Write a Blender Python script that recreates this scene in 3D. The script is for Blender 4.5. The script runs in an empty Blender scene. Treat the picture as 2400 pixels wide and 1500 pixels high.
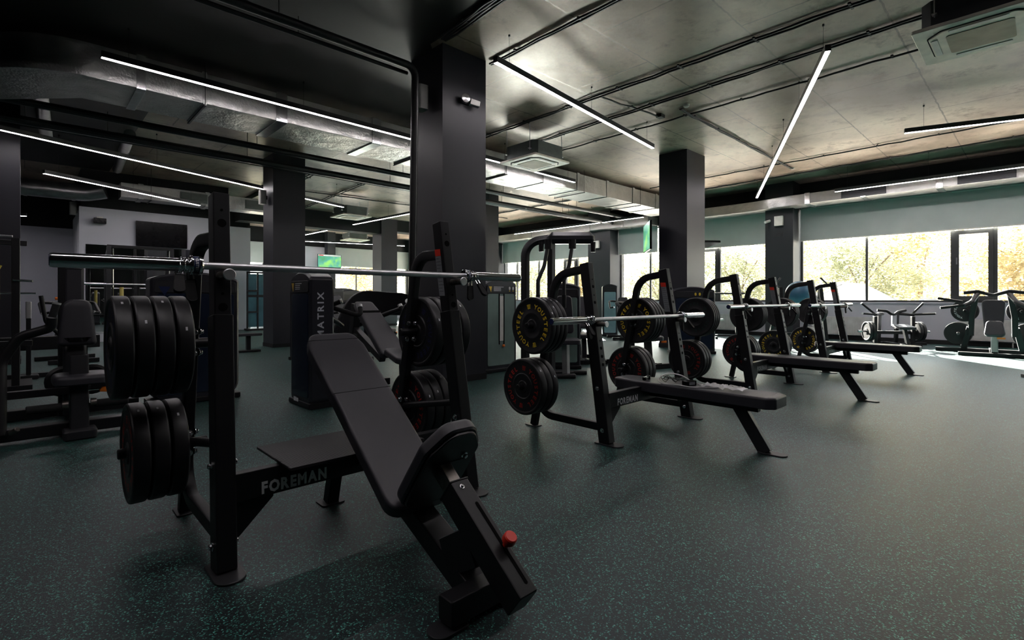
import bpy, math, random
from mathutils import Vector, Matrix
random.seed(7)
SC = bpy.context.scene
COL = SC.collection
V = Vector
rad = math.radians

# ------------------------------------------------------------------ camera, light, exposure
cam_d = bpy.data.cameras.new('camera')
cam_d.lens = 17.91; cam_d.sensor_width = 36.0; cam_d.shift_y = -50.0 / 2400.0
cam_d.clip_start = 0.05; cam_d.clip_end = 400
cam = bpy.data.objects.new('camera', cam_d); COL.objects.link(cam)
cam.location = (0, 0, 1.06); cam.rotation_euler = (rad(90), 0, rad(46.3126 - 90))
SC.camera = cam
SC.view_settings.view_transform = 'Standard'; SC.view_settings.look = 'None'
SC.view_settings.gamma = 1.0; SC.view_settings.use_curve_mapping = False
SC.view_settings.exposure = EXPO = 2.0
cy = SC.cycles
cy.use_denoising = True
cy.max_bounces = 7; cy.diffuse_bounces = 4; cy.glossy_bounces = 4; cy.transmission_bounces = 4; cy.transparent_max_bounces = 10
cy.caustics_reflective = False; cy.caustics_refractive = False
cy.sample_clamp_indirect = 6.0
cy.use_adaptive_sampling = True; cy.adaptive_threshold = 0.02

world = bpy.data.worlds.new('sky'); SC.world = world; world.use_nodes = True
nt = world.node_tree; nt.nodes.clear()
wo = nt.nodes.new('ShaderNodeOutputWorld'); wb = nt.nodes.new('ShaderNodeBackground')
sky = nt.nodes.new('ShaderNodeTexSky'); sky.sky_type = 'HOSEK_WILKIE'; sky.turbidity = 4.0; sky.ground_albedo = 0.4
SUN_DIR = V((4.7, 4.23, 2.62)).normalized()
sky.sun_direction = SUN_DIR
hsv = nt.nodes.new('ShaderNodeHueSaturation'); hsv.inputs['Saturation'].default_value = 0.2
nt.links.new(sky.outputs[0], hsv.inputs['Color']); nt.links.new(hsv.outputs[0], wb.inputs[0]); nt.links.new(wb.outputs[0], wo.inputs[0])
wb.inputs[1].default_value = 8.0

sun_d = bpy.data.lights.new('sun', 'SUN'); sun_d.energy = 50.0; sun_d.angle = rad(0.6); sun_d.color = (1.0, 0.93, 0.84)
sun = bpy.data.objects.new('sun', sun_d); COL.objects.link(sun)
sun.location = (30, 27, 17); sun.rotation_euler = (-SUN_DIR).to_track_quat('-Z', 'Y').to_euler()

def portal(name, loc, rot, sx, sy):
    d = bpy.data.lights.new(name, 'AREA'); d.shape = 'RECTANGLE'; d.size = sx; d.size_y = sy
    d.cycles.is_portal = True
    o = bpy.data.objects.new(name, d); COL.objects.link(o); o.location = loc; o.rotation_euler = rot
    return o
for k, (ya, yb) in enumerate(((-3.0, 4.66), (5.37, 10.56), (11.5, 16.7), (17.5, 23.4))):
    portal('daylight_portal', (15.75, (ya + yb) / 2, 1.82), (0, rad(90), 0), 1.75, yb - ya)
portal('daylight_portal', (12.7, 24.05, 1.82), (rad(-90), 0, 0), 4.6, 1.75)

# ------------------------------------------------------------------ materials
def newmat(name):
    m = bpy.data.materials.new(name); m.use_nodes = True
    nt = m.node_tree
    return m, nt, nt.nodes['Principled BSDF']
def N(nt, t, **k):
    n = nt.nodes.new(t)
    for a, b in k.items(): setattr(n, a, b)
    return n
def mat(name, col, rough=0.5, metal=0.0, spec=0.5, var=0.15, vscale=6.0, bump=0.0, bscale=300.0, coat=0.0):
    m, nt, p = newmat(name)
    p.inputs['Roughness'].default_value = rough; p.inputs['Metallic'].default_value = metal
    p.inputs['Specular IOR Level'].default_value = spec
    if coat: p.inputs['Coat Weight'].default_value = coat; p.inputs['Coat Roughness'].default_value = 0.15
    tc = N(nt, 'ShaderNodeTexCoord')
    n = N(nt, 'ShaderNodeTexNoise'); n.inputs['Scale'].default_value = vscale; n.inputs['Detail'].default_value = 3
    r = N(nt, 'ShaderNodeValToRGB')
    c0 = [max(0, c * (1 - var)) for c in col]; c1 = [min(1, c * (1 + var)) for c in col]
    r.color_ramp.elements[0].position = 0.3; r.color_ramp.elements[1].position = 0.7
    r.color_ramp.elements[0].color = (*c0, 1); r.color_ramp.elements[1].color = (*c1, 1)
    nt.links.new(tc.outputs['Object'], n.inputs['Vector']); nt.links.new(n.outputs['Fac'], r.inputs[0]); nt.links.new(r.outputs[0], p.inputs['Base Color'])
    if bump:
        n2 = N(nt, 'ShaderNodeTexNoise'); n2.inputs['Scale'].default_value = bscale; n2.inputs['Detail'].default_value = 2
        b = N(nt, 'ShaderNodeBump'); b.inputs['Strength'].default_value = bump; b.inputs['Distance'].default_value = 0.002
        nt.links.new(tc.outputs['Object'], n2.inputs['Vector']); nt.links.new(n2.outputs['Fac'], b.inputs['Height']); nt.links.new(b.outputs[0], p.inputs['Normal'])
    return m
def emit(name, col, s):
    m, nt, p = newmat(name)
    p.inputs['Base Color'].default_value = (*col, 1)
    p.inputs['Emission Color'].default_value = (*col, 1); p.inputs['Emission Strength'].default_value = s
    return m

M = {}
M['frame'] = mat('black_powder_coat', (0.0070, 0.0070, 0.0085), 0.45, 0, 0.36, 0.15, 8, 0.12, 900)
M['frame2'] = mat('charcoal_powder_coat', (0.020, 0.020, 0.023), 0.42, 0, 0.42, 0.15, 8, 0.1, 900)
M['vinyl'] = mat('black_vinyl', (0.030, 0.029, 0.036), 0.42, 0, 0.5, 0.1, 5, 0.25, 700)
M['vinyl_edge'] = mat('black_vinyl_side', (0.012, 0.012, 0.015), 0.4, 0, 0.5, 0.1, 5, 0.2, 700)
M['rubber'] = mat('black_rubber', (0.0135, 0.0132, 0.0150), 0.44, 0, 0.45, 0.2, 9, 0.1, 500)
M['grip'] = mat('foam_grip', (0.012, 0.012, 0.013), 0.75, 0, 0.3, 0.2, 30, 0.3, 400)
M['chrome'] = mat('chrome', (0.78, 0.78, 0.80), 0.14, 1.0, 0.5, 0.04)
M['steel'] = mat('brushed_steel', (0.72, 0.72, 0.74), 0.42, 1.0, 0.5, 0.06, 40)
M['dark_steel'] = mat('oxidised_steel', (0.22, 0.20, 0.18), 0.4, 1.0, 0.5, 0.3, 25)
M['hole'] = mat('dark_hole', (0.002, 0.002, 0.002), 0.9, 0, 0.1)
M['blue_band'] = mat('blue_band', (0.012, 0.02, 0.075), 0.3, 0, 0.5)
M['red'] = mat('red_plastic', (0.75, 0.035, 0.018), 0.4, 0, 0.5)
M['orange'] = mat('orange_plastic', (0.85, 0.20, 0.02), 0.4, 0, 0.5)
M['txt_grey'] = mat('grey_print', (0.72, 0.72, 0.74), 0.5)
M['txt_white'] = mat('white_print', (0.75, 0.75, 0.78), 0.5)
M['txt_silver'] = mat('silver_print', (0.46, 0.47, 0.52), 0.4)
M['txt_yellow'] = mat('yellow_print', (0.85, 0.60, 0.03), 0.5)
M['txt_red'] = mat('red_print', (0.42, 0.022, 0.016), 0.5)
M['txt_blue'] = mat('blue_print', (0.022, 0.024, 0.09), 0.5)
M['txt_green'] = mat('dark_green_print', (0.012, 0.03, 0.027), 0.5)
M['sticker'] = mat('grey_sticker', (0.20, 0.21, 0.23), 0.45)
M['shell'] = mat('graphite_shell', (0.020, 0.020, 0.026), 0.32, 0, 0.5, 0.15, 4, 0.05, 600)
M['shield'] = mat('dark_blue_shield', (0.012, 0.018, 0.035), 0.22, 0, 0.5, 0.3, 2)
M['shield_green'] = mat('grey_green_shield', (0.18, 0.25, 0.23), 0.25, 0, 0.5, 0.25, 2)
M['shield_pale'] = mat('pale_blue_shield', (0.22, 0.33, 0.38), 0.25, 0, 0.5, 0.2, 2)
M['shield_teal'] = mat('teal_shield', (0.06, 0.16, 0.20), 0.22, 0, 0.5, 0.3, 2)
M['silver_cap'] = mat('silver_cap', (0.5, 0.5, 0.5), 0.35, 0.6)
M['yellow'] = mat('yellow_plastic', (0.75, 0.5, 0.05), 0.4)
M['pale_yellow'] = mat('pale_yellow_foam', (0.5, 0.42, 0.12), 0.6)
M['blind'] = mat('grey_green_blind_cloth', (0.45, 0.49, 0.475), 0.85, 0, 0.2, 0.04, 3, 0.1, 600)
M['white_pl'] = mat('white_plastic', (0.62, 0.61, 0.57), 0.4)
M['cream'] = mat('cream_plastic', (0.82, 0.76, 0.64), 0.42)
M['grille'] = mat('beige_grille', (0.34, 0.28, 0.19), 0.6)
M['unit'] = mat('grey_green_casing', (0.12, 0.14, 0.13), 0.5, 0.3)
M['unit_dark'] = mat('dark_casing', (0.02, 0.021, 0.027), 0.5)
M['grey_pl'] = mat('grey_plastic', (0.16, 0.16, 0.17), 0.45)
M['cable'] = mat('black_cable', (0.006, 0.006, 0.006), 0.6)
M['black_pipe'] = mat('black_pipe_paint', (0.008, 0.008, 0.009), 0.4)
M['screen'] = mat('black_screen', (0.003, 0.003, 0.004), 0.2, 0, 0.12)
M['wood'] = mat('brown_wood', (0.20, 0.085, 0.04), 0.5, 0, 0.4, 0.3, 14)
M['ball'] = mat('blue_rubber_ball', (0.06, 0.16, 0.26), 0.3)
M['radiator'] = mat('white_enamel', (0.5, 0.5, 0.5), 0.35)
M['led'] = emit('led_diffuser', (1.0, 0.93, 0.95), 13.0)
M['led_case'] = mat('dark_lamp_case', (0.03, 0.03, 0.033), 0.4)
M['win_frame'] = mat('dark_window_frame', (0.035, 0.035, 0.037), 0.4)
M['white_cable'] = mat('white_cable', (0.7, 0.7, 0.7), 0.45)
M['house'] = mat('white_render', (0.40, 0.39, 0.38), 0.8)
M['house_roof'] = mat('grey_roof', (0.20, 0.21, 0.23), 0.7)
M['bark'] = mat('bark', (0.22, 0.18, 0.13), 0.9, 0, 0.2, 0.4, 12)

def wall_mat(name, col, rough=0.8, spec=0.3):
    m, nt, p = newmat(name)
    p.inputs['Roughness'].default_value = rough; p.inputs['Specular IOR Level'].default_value = spec
    tc = N(nt, 'ShaderNodeTexCoord')
    a = N(nt, 'ShaderNodeTexNoise'); a.inputs['Scale'].default_value = 1.5; a.inputs['Detail'].default_value = 6
    r = N(nt, 'ShaderNodeValToRGB')
    r.color_ramp.elements[0].color = (*[c * 0.93 for c in col], 1); r.color_ramp.elements[1].color = (*[min(1, c * 1.07) for c in col], 1)
    b = N(nt, 'ShaderNodeTexNoise'); b.inputs['Scale'].default_value = 180
    bp = N(nt, 'ShaderNodeBump'); bp.inputs['Strength'].default_value = 0.12; bp.inputs['Distance'].default_value = 0.002
    L = nt.links.new
    L(tc.outputs['Object'], a.inputs['Vector']); L(a.outputs['Fac'], r.inputs[0]); L(r.outputs[0], p.inputs['Base Color'])
    L(tc.outputs['Object'], b.inputs['Vector']); L(b.outputs['Fac'], bp.inputs['Height']); L(bp.outputs[0], p.inputs['Normal'])
    return m
M['wall_grey'] = wall_mat('grey_wall_paint', (0.46, 0.47, 0.53))
M['wall_pale'] = wall_mat('pale_grey_wall_paint', (0.56, 0.575, 0.63))
M['wall_black'] = wall_mat('black_wall_paint', (0.012, 0.012, 0.013))
M['pillar'] = wall_mat('black_pillar_paint', (0.016, 0.0155, 0.022), 0.45, 0.4)
M['pillar_grey'] = wall_mat('dark_grey_pilaster_paint', (0.022, 0.024, 0.028), 0.5, 0.4)

M['ceiling_black'] = wall_mat('black_ceiling_paint_and_shade', (0.022, 0.020, 0.018), 0.5, 0.35)  # bay paint, also used as painted-in shade beyond the duct

def floor_mat():
    m, nt, p = newmat('speckled_rubber_floor')
    L = nt.links.new
    tc = N(nt, 'ShaderNodeTexCoord')
    v = N(nt, 'ShaderNodeTexVoronoi'); v.inputs['Scale'].default_value = 230
    wn = N(nt, 'ShaderNodeTexNoise'); wn.inputs['Scale'].default_value = 60; wn.inputs['Detail'].default_value = 2
    mp = N(nt, 'ShaderNodeVectorMath', operation='MULTIPLY_ADD'); mp.inputs[1].default_value = (0.009,) * 3
    L(tc.outputs['Object'], wn.inputs['Vector']); L(wn.outputs['Color'], mp.inputs[0]); L(tc.outputs['Object'], mp.inputs[2]); L(mp.outputs[0], v.inputs['Vector'])
    sep = N(nt, 'ShaderNodeSeparateColor'); L(v.outputs['Color'], sep.inputs[0])
    r = N(nt, 'ShaderNodeValToRGB'); r.color_ramp.interpolation = 'CONSTANT'
    e = r.color_ramp.elements
    e[0].position = 0; e[0].color = (0.0075, 0.0105, 0.0120, 1)
    e[1].position = 0.55; e[1].color = (0.012, 0.018, 0.0205, 1)
    for pos, c in ((0.82, (0.028, 0.10, 0.086, 1)), (0.895, (0.055, 0.27, 0.215, 1)), (0.965, (0.13, 0.45, 0.37, 1)), (0.99, (0.05, 0.07, 0.07, 1))):
        q = e.new(pos); q.color = c
    L(sep.outputs[0], r.inputs[0])
    # wear: broad, shapeless brightness change of the rubber
    wear = N(nt, 'ShaderNodeTexNoise'); wear.inputs['Scale'].default_value = 0.6; wear.inputs['Detail'].default_value = 5
    L(tc.outputs['Object'], wear.inputs['Vector'])
    wr = N(nt, 'ShaderNodeMapRange'); wr.inputs['From Min'].default_value = 0.3; wr.inputs['From Max'].default_value = 0.7
    wr.inputs['To Min'].default_value = 0.85; wr.inputs['To Max'].default_value = 1.2
    L(wear.outputs['Fac'], wr.inputs['Value'])
    mul = N(nt, 'ShaderNodeVectorMath', operation='SCALE'); L(r.outputs[0], mul.inputs[0]); L(wr.outputs[0], mul.inputs['Scale'])
    # seams between the rubber rolls
    sx = N(nt, 'ShaderNodeSeparateXYZ'); L(tc.outputs['Object'], sx.inputs[0])
    fr = N(nt, 'ShaderNodeMath', operation='PINGPONG'); fr.inputs[1].default_value = 0.75; L(sx.outputs['Y'], fr.inputs[0])
    lt = N(nt, 'ShaderNodeMath', operation='LESS_THAN'); lt.inputs[1].default_value = 0.003; L(fr.outputs[0], lt.inputs[0])
    mx = N(nt, 'ShaderNodeMix', data_type='RGBA'); mx.inputs['B'].default_value = (0.05, 0.055, 0.055, 1)
    L(lt.outputs[0], mx.inputs['Factor']); L(mul.outputs[0], mx.inputs['A']); L(mx.outputs['Result'], p.inputs['Base Color'])
    p.inputs['Specular Tint'].default_value = (0.78, 0.95, 1.0, 1); p.inputs['Roughness'].default_value = 0.46; p.inputs['Specular IOR Level'].default_value = 0.56
    b = N(nt, 'ShaderNodeBump'); b.inputs['Strength'].default_value = 0.3; b.inputs['Distance'].default_value = 0.002
    L(v.outputs['Distance'], b.inputs['Height']); L(b.outputs[0], p.inputs['Normal'])
    return m
M['floor'] = floor_mat()

def ceiling_mat():
    m, nt, p = newmat('raw_concrete_ceiling')
    L = nt.links.new
    tc = N(nt, 'ShaderNodeTexCoord')
    a = N(nt, 'ShaderNodeTexNoise'); a.inputs['Scale'].default_value = 0.55; a.inputs['Detail'].default_value = 9; a.inputs['Roughness'].default_value = 0.62
    r = N(nt, 'ShaderNodeValToRGB')
    r.color_ramp.elements[0].position = 0.36; r.color_ramp.elements[0].color = (0.22, 0.158, 0.122, 1)
    r.color_ramp.elements[1].position = 0.62; r.color_ramp.elements[1].color = (0.74, 0.585, 0.475, 1)
    L(tc.outputs['Object'], a.inputs['Vector']); L(a.outputs['Fac'], r.inputs[0])
    # board joints
    bt = N(nt, 'ShaderNodeTexBrick'); bt.offset = 0.35; bt.inputs['Scale'].default_value = 1.0
    bt.inputs['Brick Width'].default_value = 3.0; bt.inputs['Row Height'].default_value = 1.22; bt.inputs['Mortar Size'].default_value = 0.012; bt.inputs['Mortar Smooth'].default_value = 0.3
    bt.inputs['Color1'].default_value = (1, 1, 1, 1); bt.inputs['Color2'].default_value = (0.86, 0.86, 0.86, 1); bt.inputs['Mortar'].default_value = (0.25, 0.25, 0.25, 1)
    wn = N(nt, 'ShaderNodeTexNoise'); wn.inputs['Scale'].default_value = 9; wn.inputs['Detail'].default_value = 4
    mp = N(nt, 'ShaderNodeVectorMath', operation='MULTIPLY_ADD'); mp.inputs[1].default_value = (0.03,) * 3
    L(tc.outputs['Object'], wn.inputs['Vector']); L(wn.outputs['Color'], mp.inputs[0]); L(tc.outputs['Object'], mp.inputs[2]); L(mp.outputs[0], bt.inputs['Vector'])
    m1 = N(nt, 'ShaderNodeMix', data_type='RGBA', blend_type='MULTIPLY'); m1.inputs['Factor'].default_value = 0.8
    L(r.outputs[0], m1.inputs['A']); L(bt.outputs['Color'], m1.inputs['B'])
    # pits and air holes
    pn = N(nt, 'ShaderNodeTexNoise'); pn.inputs['Scale'].default_value = 11; pn.inputs['Detail'].default_value = 6; pn.inputs['Roughness'].default_value = 0.75
    L(tc.outputs['Object'], pn.inputs['Vector'])
    pr = N(nt, 'ShaderNodeValToRGB'); pr.color_ramp.elements[0].position = 0.66; pr.color_ramp.elements[0].color = (1, 1, 1, 1)
    pr.color_ramp.elements[1].position = 0.72; pr.color_ramp.elements[1].color = (0.35, 0.32, 0.3, 1)
    L(pn.outputs['Fac'], pr.inputs[0])
    m2 = N(nt, 'ShaderNodeMix', data_type='RGBA', blend_type='MULTIPLY'); m2.inputs['Factor'].default_value = 1
    L(m1.outputs['Result'], m2.inputs['A']); L(pr.outputs[0], m2.inputs['B']); L(m2.outputs['Result'], p.inputs['Base Color'])
    sn = N(nt, 'ShaderNodeTexNoise'); sn.inputs['Scale'].default_value = 2.2; sn.inputs['Detail'].default_value = 10; sn.inputs['Roughness'].default_value = 0.7
    L(tc.outputs['Object'], sn.inputs['Vector'])
    sr = N(nt, 'ShaderNodeValToRGB'); sr.color_ramp.elements[0].position = 0.50; sr.color_ramp.elements[0].color = (1, 1, 1, 1)
    sr.color_ramp.elements[1].position = 0.66; sr.color_ramp.elements[1].color = (0.42, 0.37, 0.34, 1)
    L(sn.outputs['Fac'], sr.inputs[0])
    m3 = N(nt, 'ShaderNodeMix', data_type='RGBA', blend_type='MULTIPLY'); m3.inputs['Factor'].default_value = 1
    L(m2.outputs['Result'], m3.inputs['A']); L(sr.outputs[0], m3.inputs['B']); L(m3.outputs['Result'], p.inputs['Base Color'])
    rr = N(nt, 'ShaderNodeMapRange'); rr.inputs['To Min'].default_value = 0.25; rr.inputs['To Max'].default_value = 0.48
    L(a.outputs['Fac'], rr.inputs['Value']); L(rr.outputs[0], p.inputs['Roughness'])
    p.inputs['Specular IOR Level'].default_value = 0.42; p.inputs['Specular Tint'].default_value = (1.0, 0.86, 0.74, 1)
    un = N(nt, 'ShaderNodeTexNoise'); un.inputs['Scale'].default_value = 1.4; un.inputs['Detail'].default_value = 3
    L(tc.outputs['Object'], un.inputs['Vector'])
    b = N(nt, 'ShaderNodeBump'); b.inputs['Strength'].default_value = 0.25; b.inputs['Distance'].default_value = 0.05
    L(un.outputs['Fac'], b.inputs['Height']); L(b.outputs[0], p.inputs['Normal'])
    return m
M['ceiling'] = ceiling_mat()

def foil_mat():
    m, nt, p = newmat('foil_faced_insulation')
    L = nt.links.new
    tc = N(nt, 'ShaderNodeTexCoord')
    p.inputs['Metallic'].default_value = 0.85; p.inputs['Roughness'].default_value = 0.36
    a = N(nt, 'ShaderNodeTexNoise'); a.inputs['Scale'].default_value = 3; a.inputs['Detail'].default_value = 5
    r = N(nt, 'ShaderNodeValToRGB'); r.color_ramp.elements[0].color = (0.26, 0.26, 0.25, 1); r.color_ramp.elements[1].color = (0.52, 0.52, 0.50, 1)
    L(tc.outputs['Object'], a.inputs['Vector']); L(a.outputs['Fac'], r.inputs[0]); L(r.outputs[0], p.inputs['Base Color'])
    n = N(nt, 'ShaderNodeTexNoise'); n.inputs['Scale'].default_value = 38; n.inputs['Detail'].default_value = 3
    n2 = N(nt, 'ShaderNodeTexNoise'); n2.inputs['Scale'].default_value = 4; n2.inputs['Detail'].default_value = 2
    ad = N(nt, 'ShaderNodeMath', operation='MULTIPLY_ADD'); ad.inputs[1].default_value = 0.25
    L(tc.outputs['Object'], n.inputs['Vector']); L(tc.outputs['Object'], n2.inputs['Vector']); L(n.outputs['Fac'], ad.inputs[0]); L(n2.outputs['Fac'], ad.inputs[2])
    b = N(nt, 'ShaderNodeBump'); b.inputs['Strength'].default_value = 0.8; b.inputs['Distance'].default_value = 0.04
    L(ad.outputs[0], b.inputs['Height']); L(b.outputs[0], p.inputs['Normal'])
    return m
M['foil'] = foil_mat()
M['tape'] = mat('foil_tape', (0.62, 0.62, 0.62), 0.22, 0.9, 0.5, 0.2, 10, 0.6, 30)
M['spiral'] = mat('galvanised_duct', (0.34, 0.34, 0.34), 0.32, 0.9, 0.5, 0.2, 5)

def rib_mat():
    m, nt, p = newmat('ribbed_rubber_mat'); L = nt.links.new
    p.inputs['Base Color'].default_value = (0.022, 0.020, 0.023, 1); p.inputs['Roughness'].default_value = 0.5
    tc = N(nt, 'ShaderNodeTexCoord'); w = N(nt, 'ShaderNodeTexWave'); w.inputs['Scale'].default_value = 28; w.bands_direction = 'Y'
    b = N(nt, 'ShaderNodeBump'); b.inputs['Strength'].default_value = 0.9; b.inputs['Distance'].default_value = 0.004
    L(tc.outputs['Object'], w.inputs['Vector']); L(w.outputs['Fac'], b.inputs['Height']); L(b.outputs[0], p.inputs['Normal'])
    return m
M['ribbed'] = rib_mat()

def glass_mat(name='window_glass', haze=0.0):
    m, nt, p = newmat(name); L = nt.links.new
    nt.nodes.remove(p)
    out = [n for n in nt.nodes if n.type == 'OUTPUT_MATERIAL'][0]
    t = N(nt, 'ShaderNodeBsdfTransparent'); t.inputs[0].default_value = (0.95, 0.97, 0.96, 1)
    g = N(nt, 'ShaderNodeBsdfGlossy'); g.inputs['Roughness'].default_value = 0.02
    lw = N(nt, 'ShaderNodeLayerWeight'); lw.inputs[0].default_value = 0.5
    pw = N(nt, 'ShaderNodeMath', operation='POWER'); pw.inputs[1].default_value = 4.0; L(lw.outputs['Facing'], pw.inputs[0])
    f = N(nt, 'ShaderNodeMath', operation='MULTIPLY_ADD'); f.inputs[1].default_value = 0.45; f.inputs[2].default_value = 0.02; L(pw.outputs[0], f.inputs[0])
    mx = N(nt, 'ShaderNodeMixShader'); L(f.outputs[0], mx.inputs[0]); L(t.outputs[0], mx.inputs[1]); L(g.outputs[0], mx.inputs[2]); L(mx.outputs[0], out.inputs[0])
    return m
M['glass'] = glass_mat()
def bag_mat():
    m, nt, p = newmat('clear_plastic_film'); L = nt.links.new
    out = [n for n in nt.nodes if n.type == 'OUTPUT_MATERIAL'][0]
    p.inputs['Base Color'].default_value = (0.8, 0.8, 0.82, 1); p.inputs['Roughness'].default_value = 0.2
    t = N(nt, 'ShaderNodeBsdfTransparent'); mx = N(nt, 'ShaderNodeMixShader'); mx.inputs[0].default_value = 0.45
    L(t.outputs[0], mx.inputs[1]); L(p.outputs[0], mx.inputs[2]); L(mx.outputs[0], out.inputs[0])
    return m
M['film'] = bag_mat()
m, nt, p = newmat('mirror_glass'); p.inputs['Metallic'].default_value = 1; p.inputs['Roughness'].default_value = 0.01; p.inputs['Base Color'].default_value = (0.75, 0.77, 0.78, 1); M['mirror'] = m

def leaf_mat(name, c1, c2):
    m, nt, p = newmat(name); L = nt.links.new
    out = [n for n in nt.nodes if n.type == 'OUTPUT_MATERIAL'][0]; nt.nodes.remove(p)
    oi = N(nt, 'ShaderNodeTexCoord'); no = N(nt, 'ShaderNodeTexNoise'); no.inputs['Scale'].default_value = 1.1; no.inputs['Detail'].default_value = 4
    r = N(nt, 'ShaderNodeValToRGB'); r.color_ramp.elements[0].position = 0.38; r.color_ramp.elements[1].position = 0.62
    r.color_ramp.elements[0].color = (*c1, 1); r.color_ramp.elements[1].color = (*c2, 1)
    L(oi.outputs['Object'], no.inputs['Vector']); L(no.outputs['Fac'], r.inputs[0])
    d = N(nt, 'ShaderNodeBsdfDiffuse'); t = N(nt, 'ShaderNodeBsdfTranslucent'); mx = N(nt, 'ShaderNodeMixShader'); mx.inputs[0].default_value = 0.5
    L(r.outputs[0], d.inputs[0]); L(r.outputs[0], t.inputs[0]); L(d.outputs[0], mx.inputs[1]); L(t.outputs[0], mx.inputs[2]); L(mx.outputs[0], out.inputs[0])
    return m
M['leaf_yellow'] = leaf_mat('autumn_leaves', (0.40, 0.32, 0.17), (0.62, 0.55, 0.38))
M['leaf_green'] = leaf_mat('pale_green_leaves', (0.26, 0.28, 0.18), (0.48, 0.48, 0.35))

def screen_mat():
    m, nt, p = newmat('green_tv_picture'); L = nt.links.new
    tc = N(nt, 'ShaderNodeTexCoord'); no = N(nt, 'ShaderNodeTexNoise'); no.inputs['Scale'].default_value = 2.2; no.inputs['Detail'].default_value = 2
    r = N(nt, 'ShaderNodeValToRGB'); e = r.color_ramp.elements
    e[0].position = 0.35; e[0].color = (0.02, 0.10, 0.04, 1); e[1].position = 0.62; e[1].color = (0.10, 0.24, 0.05, 1)
    q = e.new(0.5); q.color = (0.03, 0.13, 0.10, 1)
    L(tc.outputs['Object'], no.inputs['Vector']); L(no.outputs['Fac'], r.inputs[0])
    L(r.outputs[0], p.inputs['Emission Color']); p.inputs['Emission Strength'].default_value = 1.0; p.inputs['Base Color'].default_value = (0.02, 0.02, 0.02, 1); p.inputs['Roughness'].default_value = 0.15
    return m
M['tv_green'] = screen_mat()

# ------------------------------------------------------------------ mesh building
def frame(d, up=(0, 0, 1)):
    d = V(d).normalized(); u = V(up)
    if abs(d.dot(u.normalized())) > 0.999: u = V((0, 1, 0)) if abs(d.y) < 0.9 else V((1, 0, 0))
    s = d.cross(u).normalized(); u = s.cross(d).normalized()
    return d, s, u
def fillet(pts, r, n=6):
    pts = [V(p) for p in pts]; out = [pts[0]]
    for i in range(1, len(pts) - 1):
        rr = r[i - 1] if isinstance(r, (list, tuple)) else r
        a, b, c = pts[i - 1], pts[i], pts[i + 1]
        d1 = (a - b); d2 = (c - b); l1 = d1.length; l2 = d2.length; d1.normalize(); d2.normalize()
        ang = d1.angle(d2)
        if ang > 3.1 or rr <= 0: out.append(b); continue
        t = min(rr / math.tan(ang / 2), l1 * 0.48, l2 * 0.48); rr = t * math.tan(ang / 2)
        cen = b + (d1 + d2).normalized() * (rr / math.sin(ang / 2))
        p0 = b + d1 * t; p1 = b + d2 * t; v0 = p0 - cen; v1 = p1 - cen; w = v0.angle(v1)
        for k in range(n + 1):
            f = k / n
            out.append(cen + (v0 * math.sin((1 - f) * w) + v1 * math.sin(f * w)) / math.sin(w))
    out.append(pts[-1]); return out
def rrect(w, h, r, n=3):
    r = min(r, w * 0.49, h * 0.49); o = []
    for cx, cy, a0 in ((w / 2 - r, h / 2 - r, 0), (-w / 2 + r, h / 2 - r, 90), (-w / 2 + r, -h / 2 + r, 180), (w / 2 - r, -h / 2 + r, 270)):
        for k in range(n + 1):
            a = rad(a0 + 90 * k / n); o.append((cx + r * math.cos(a), cy + r * math.sin(a)))
    return o
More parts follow.
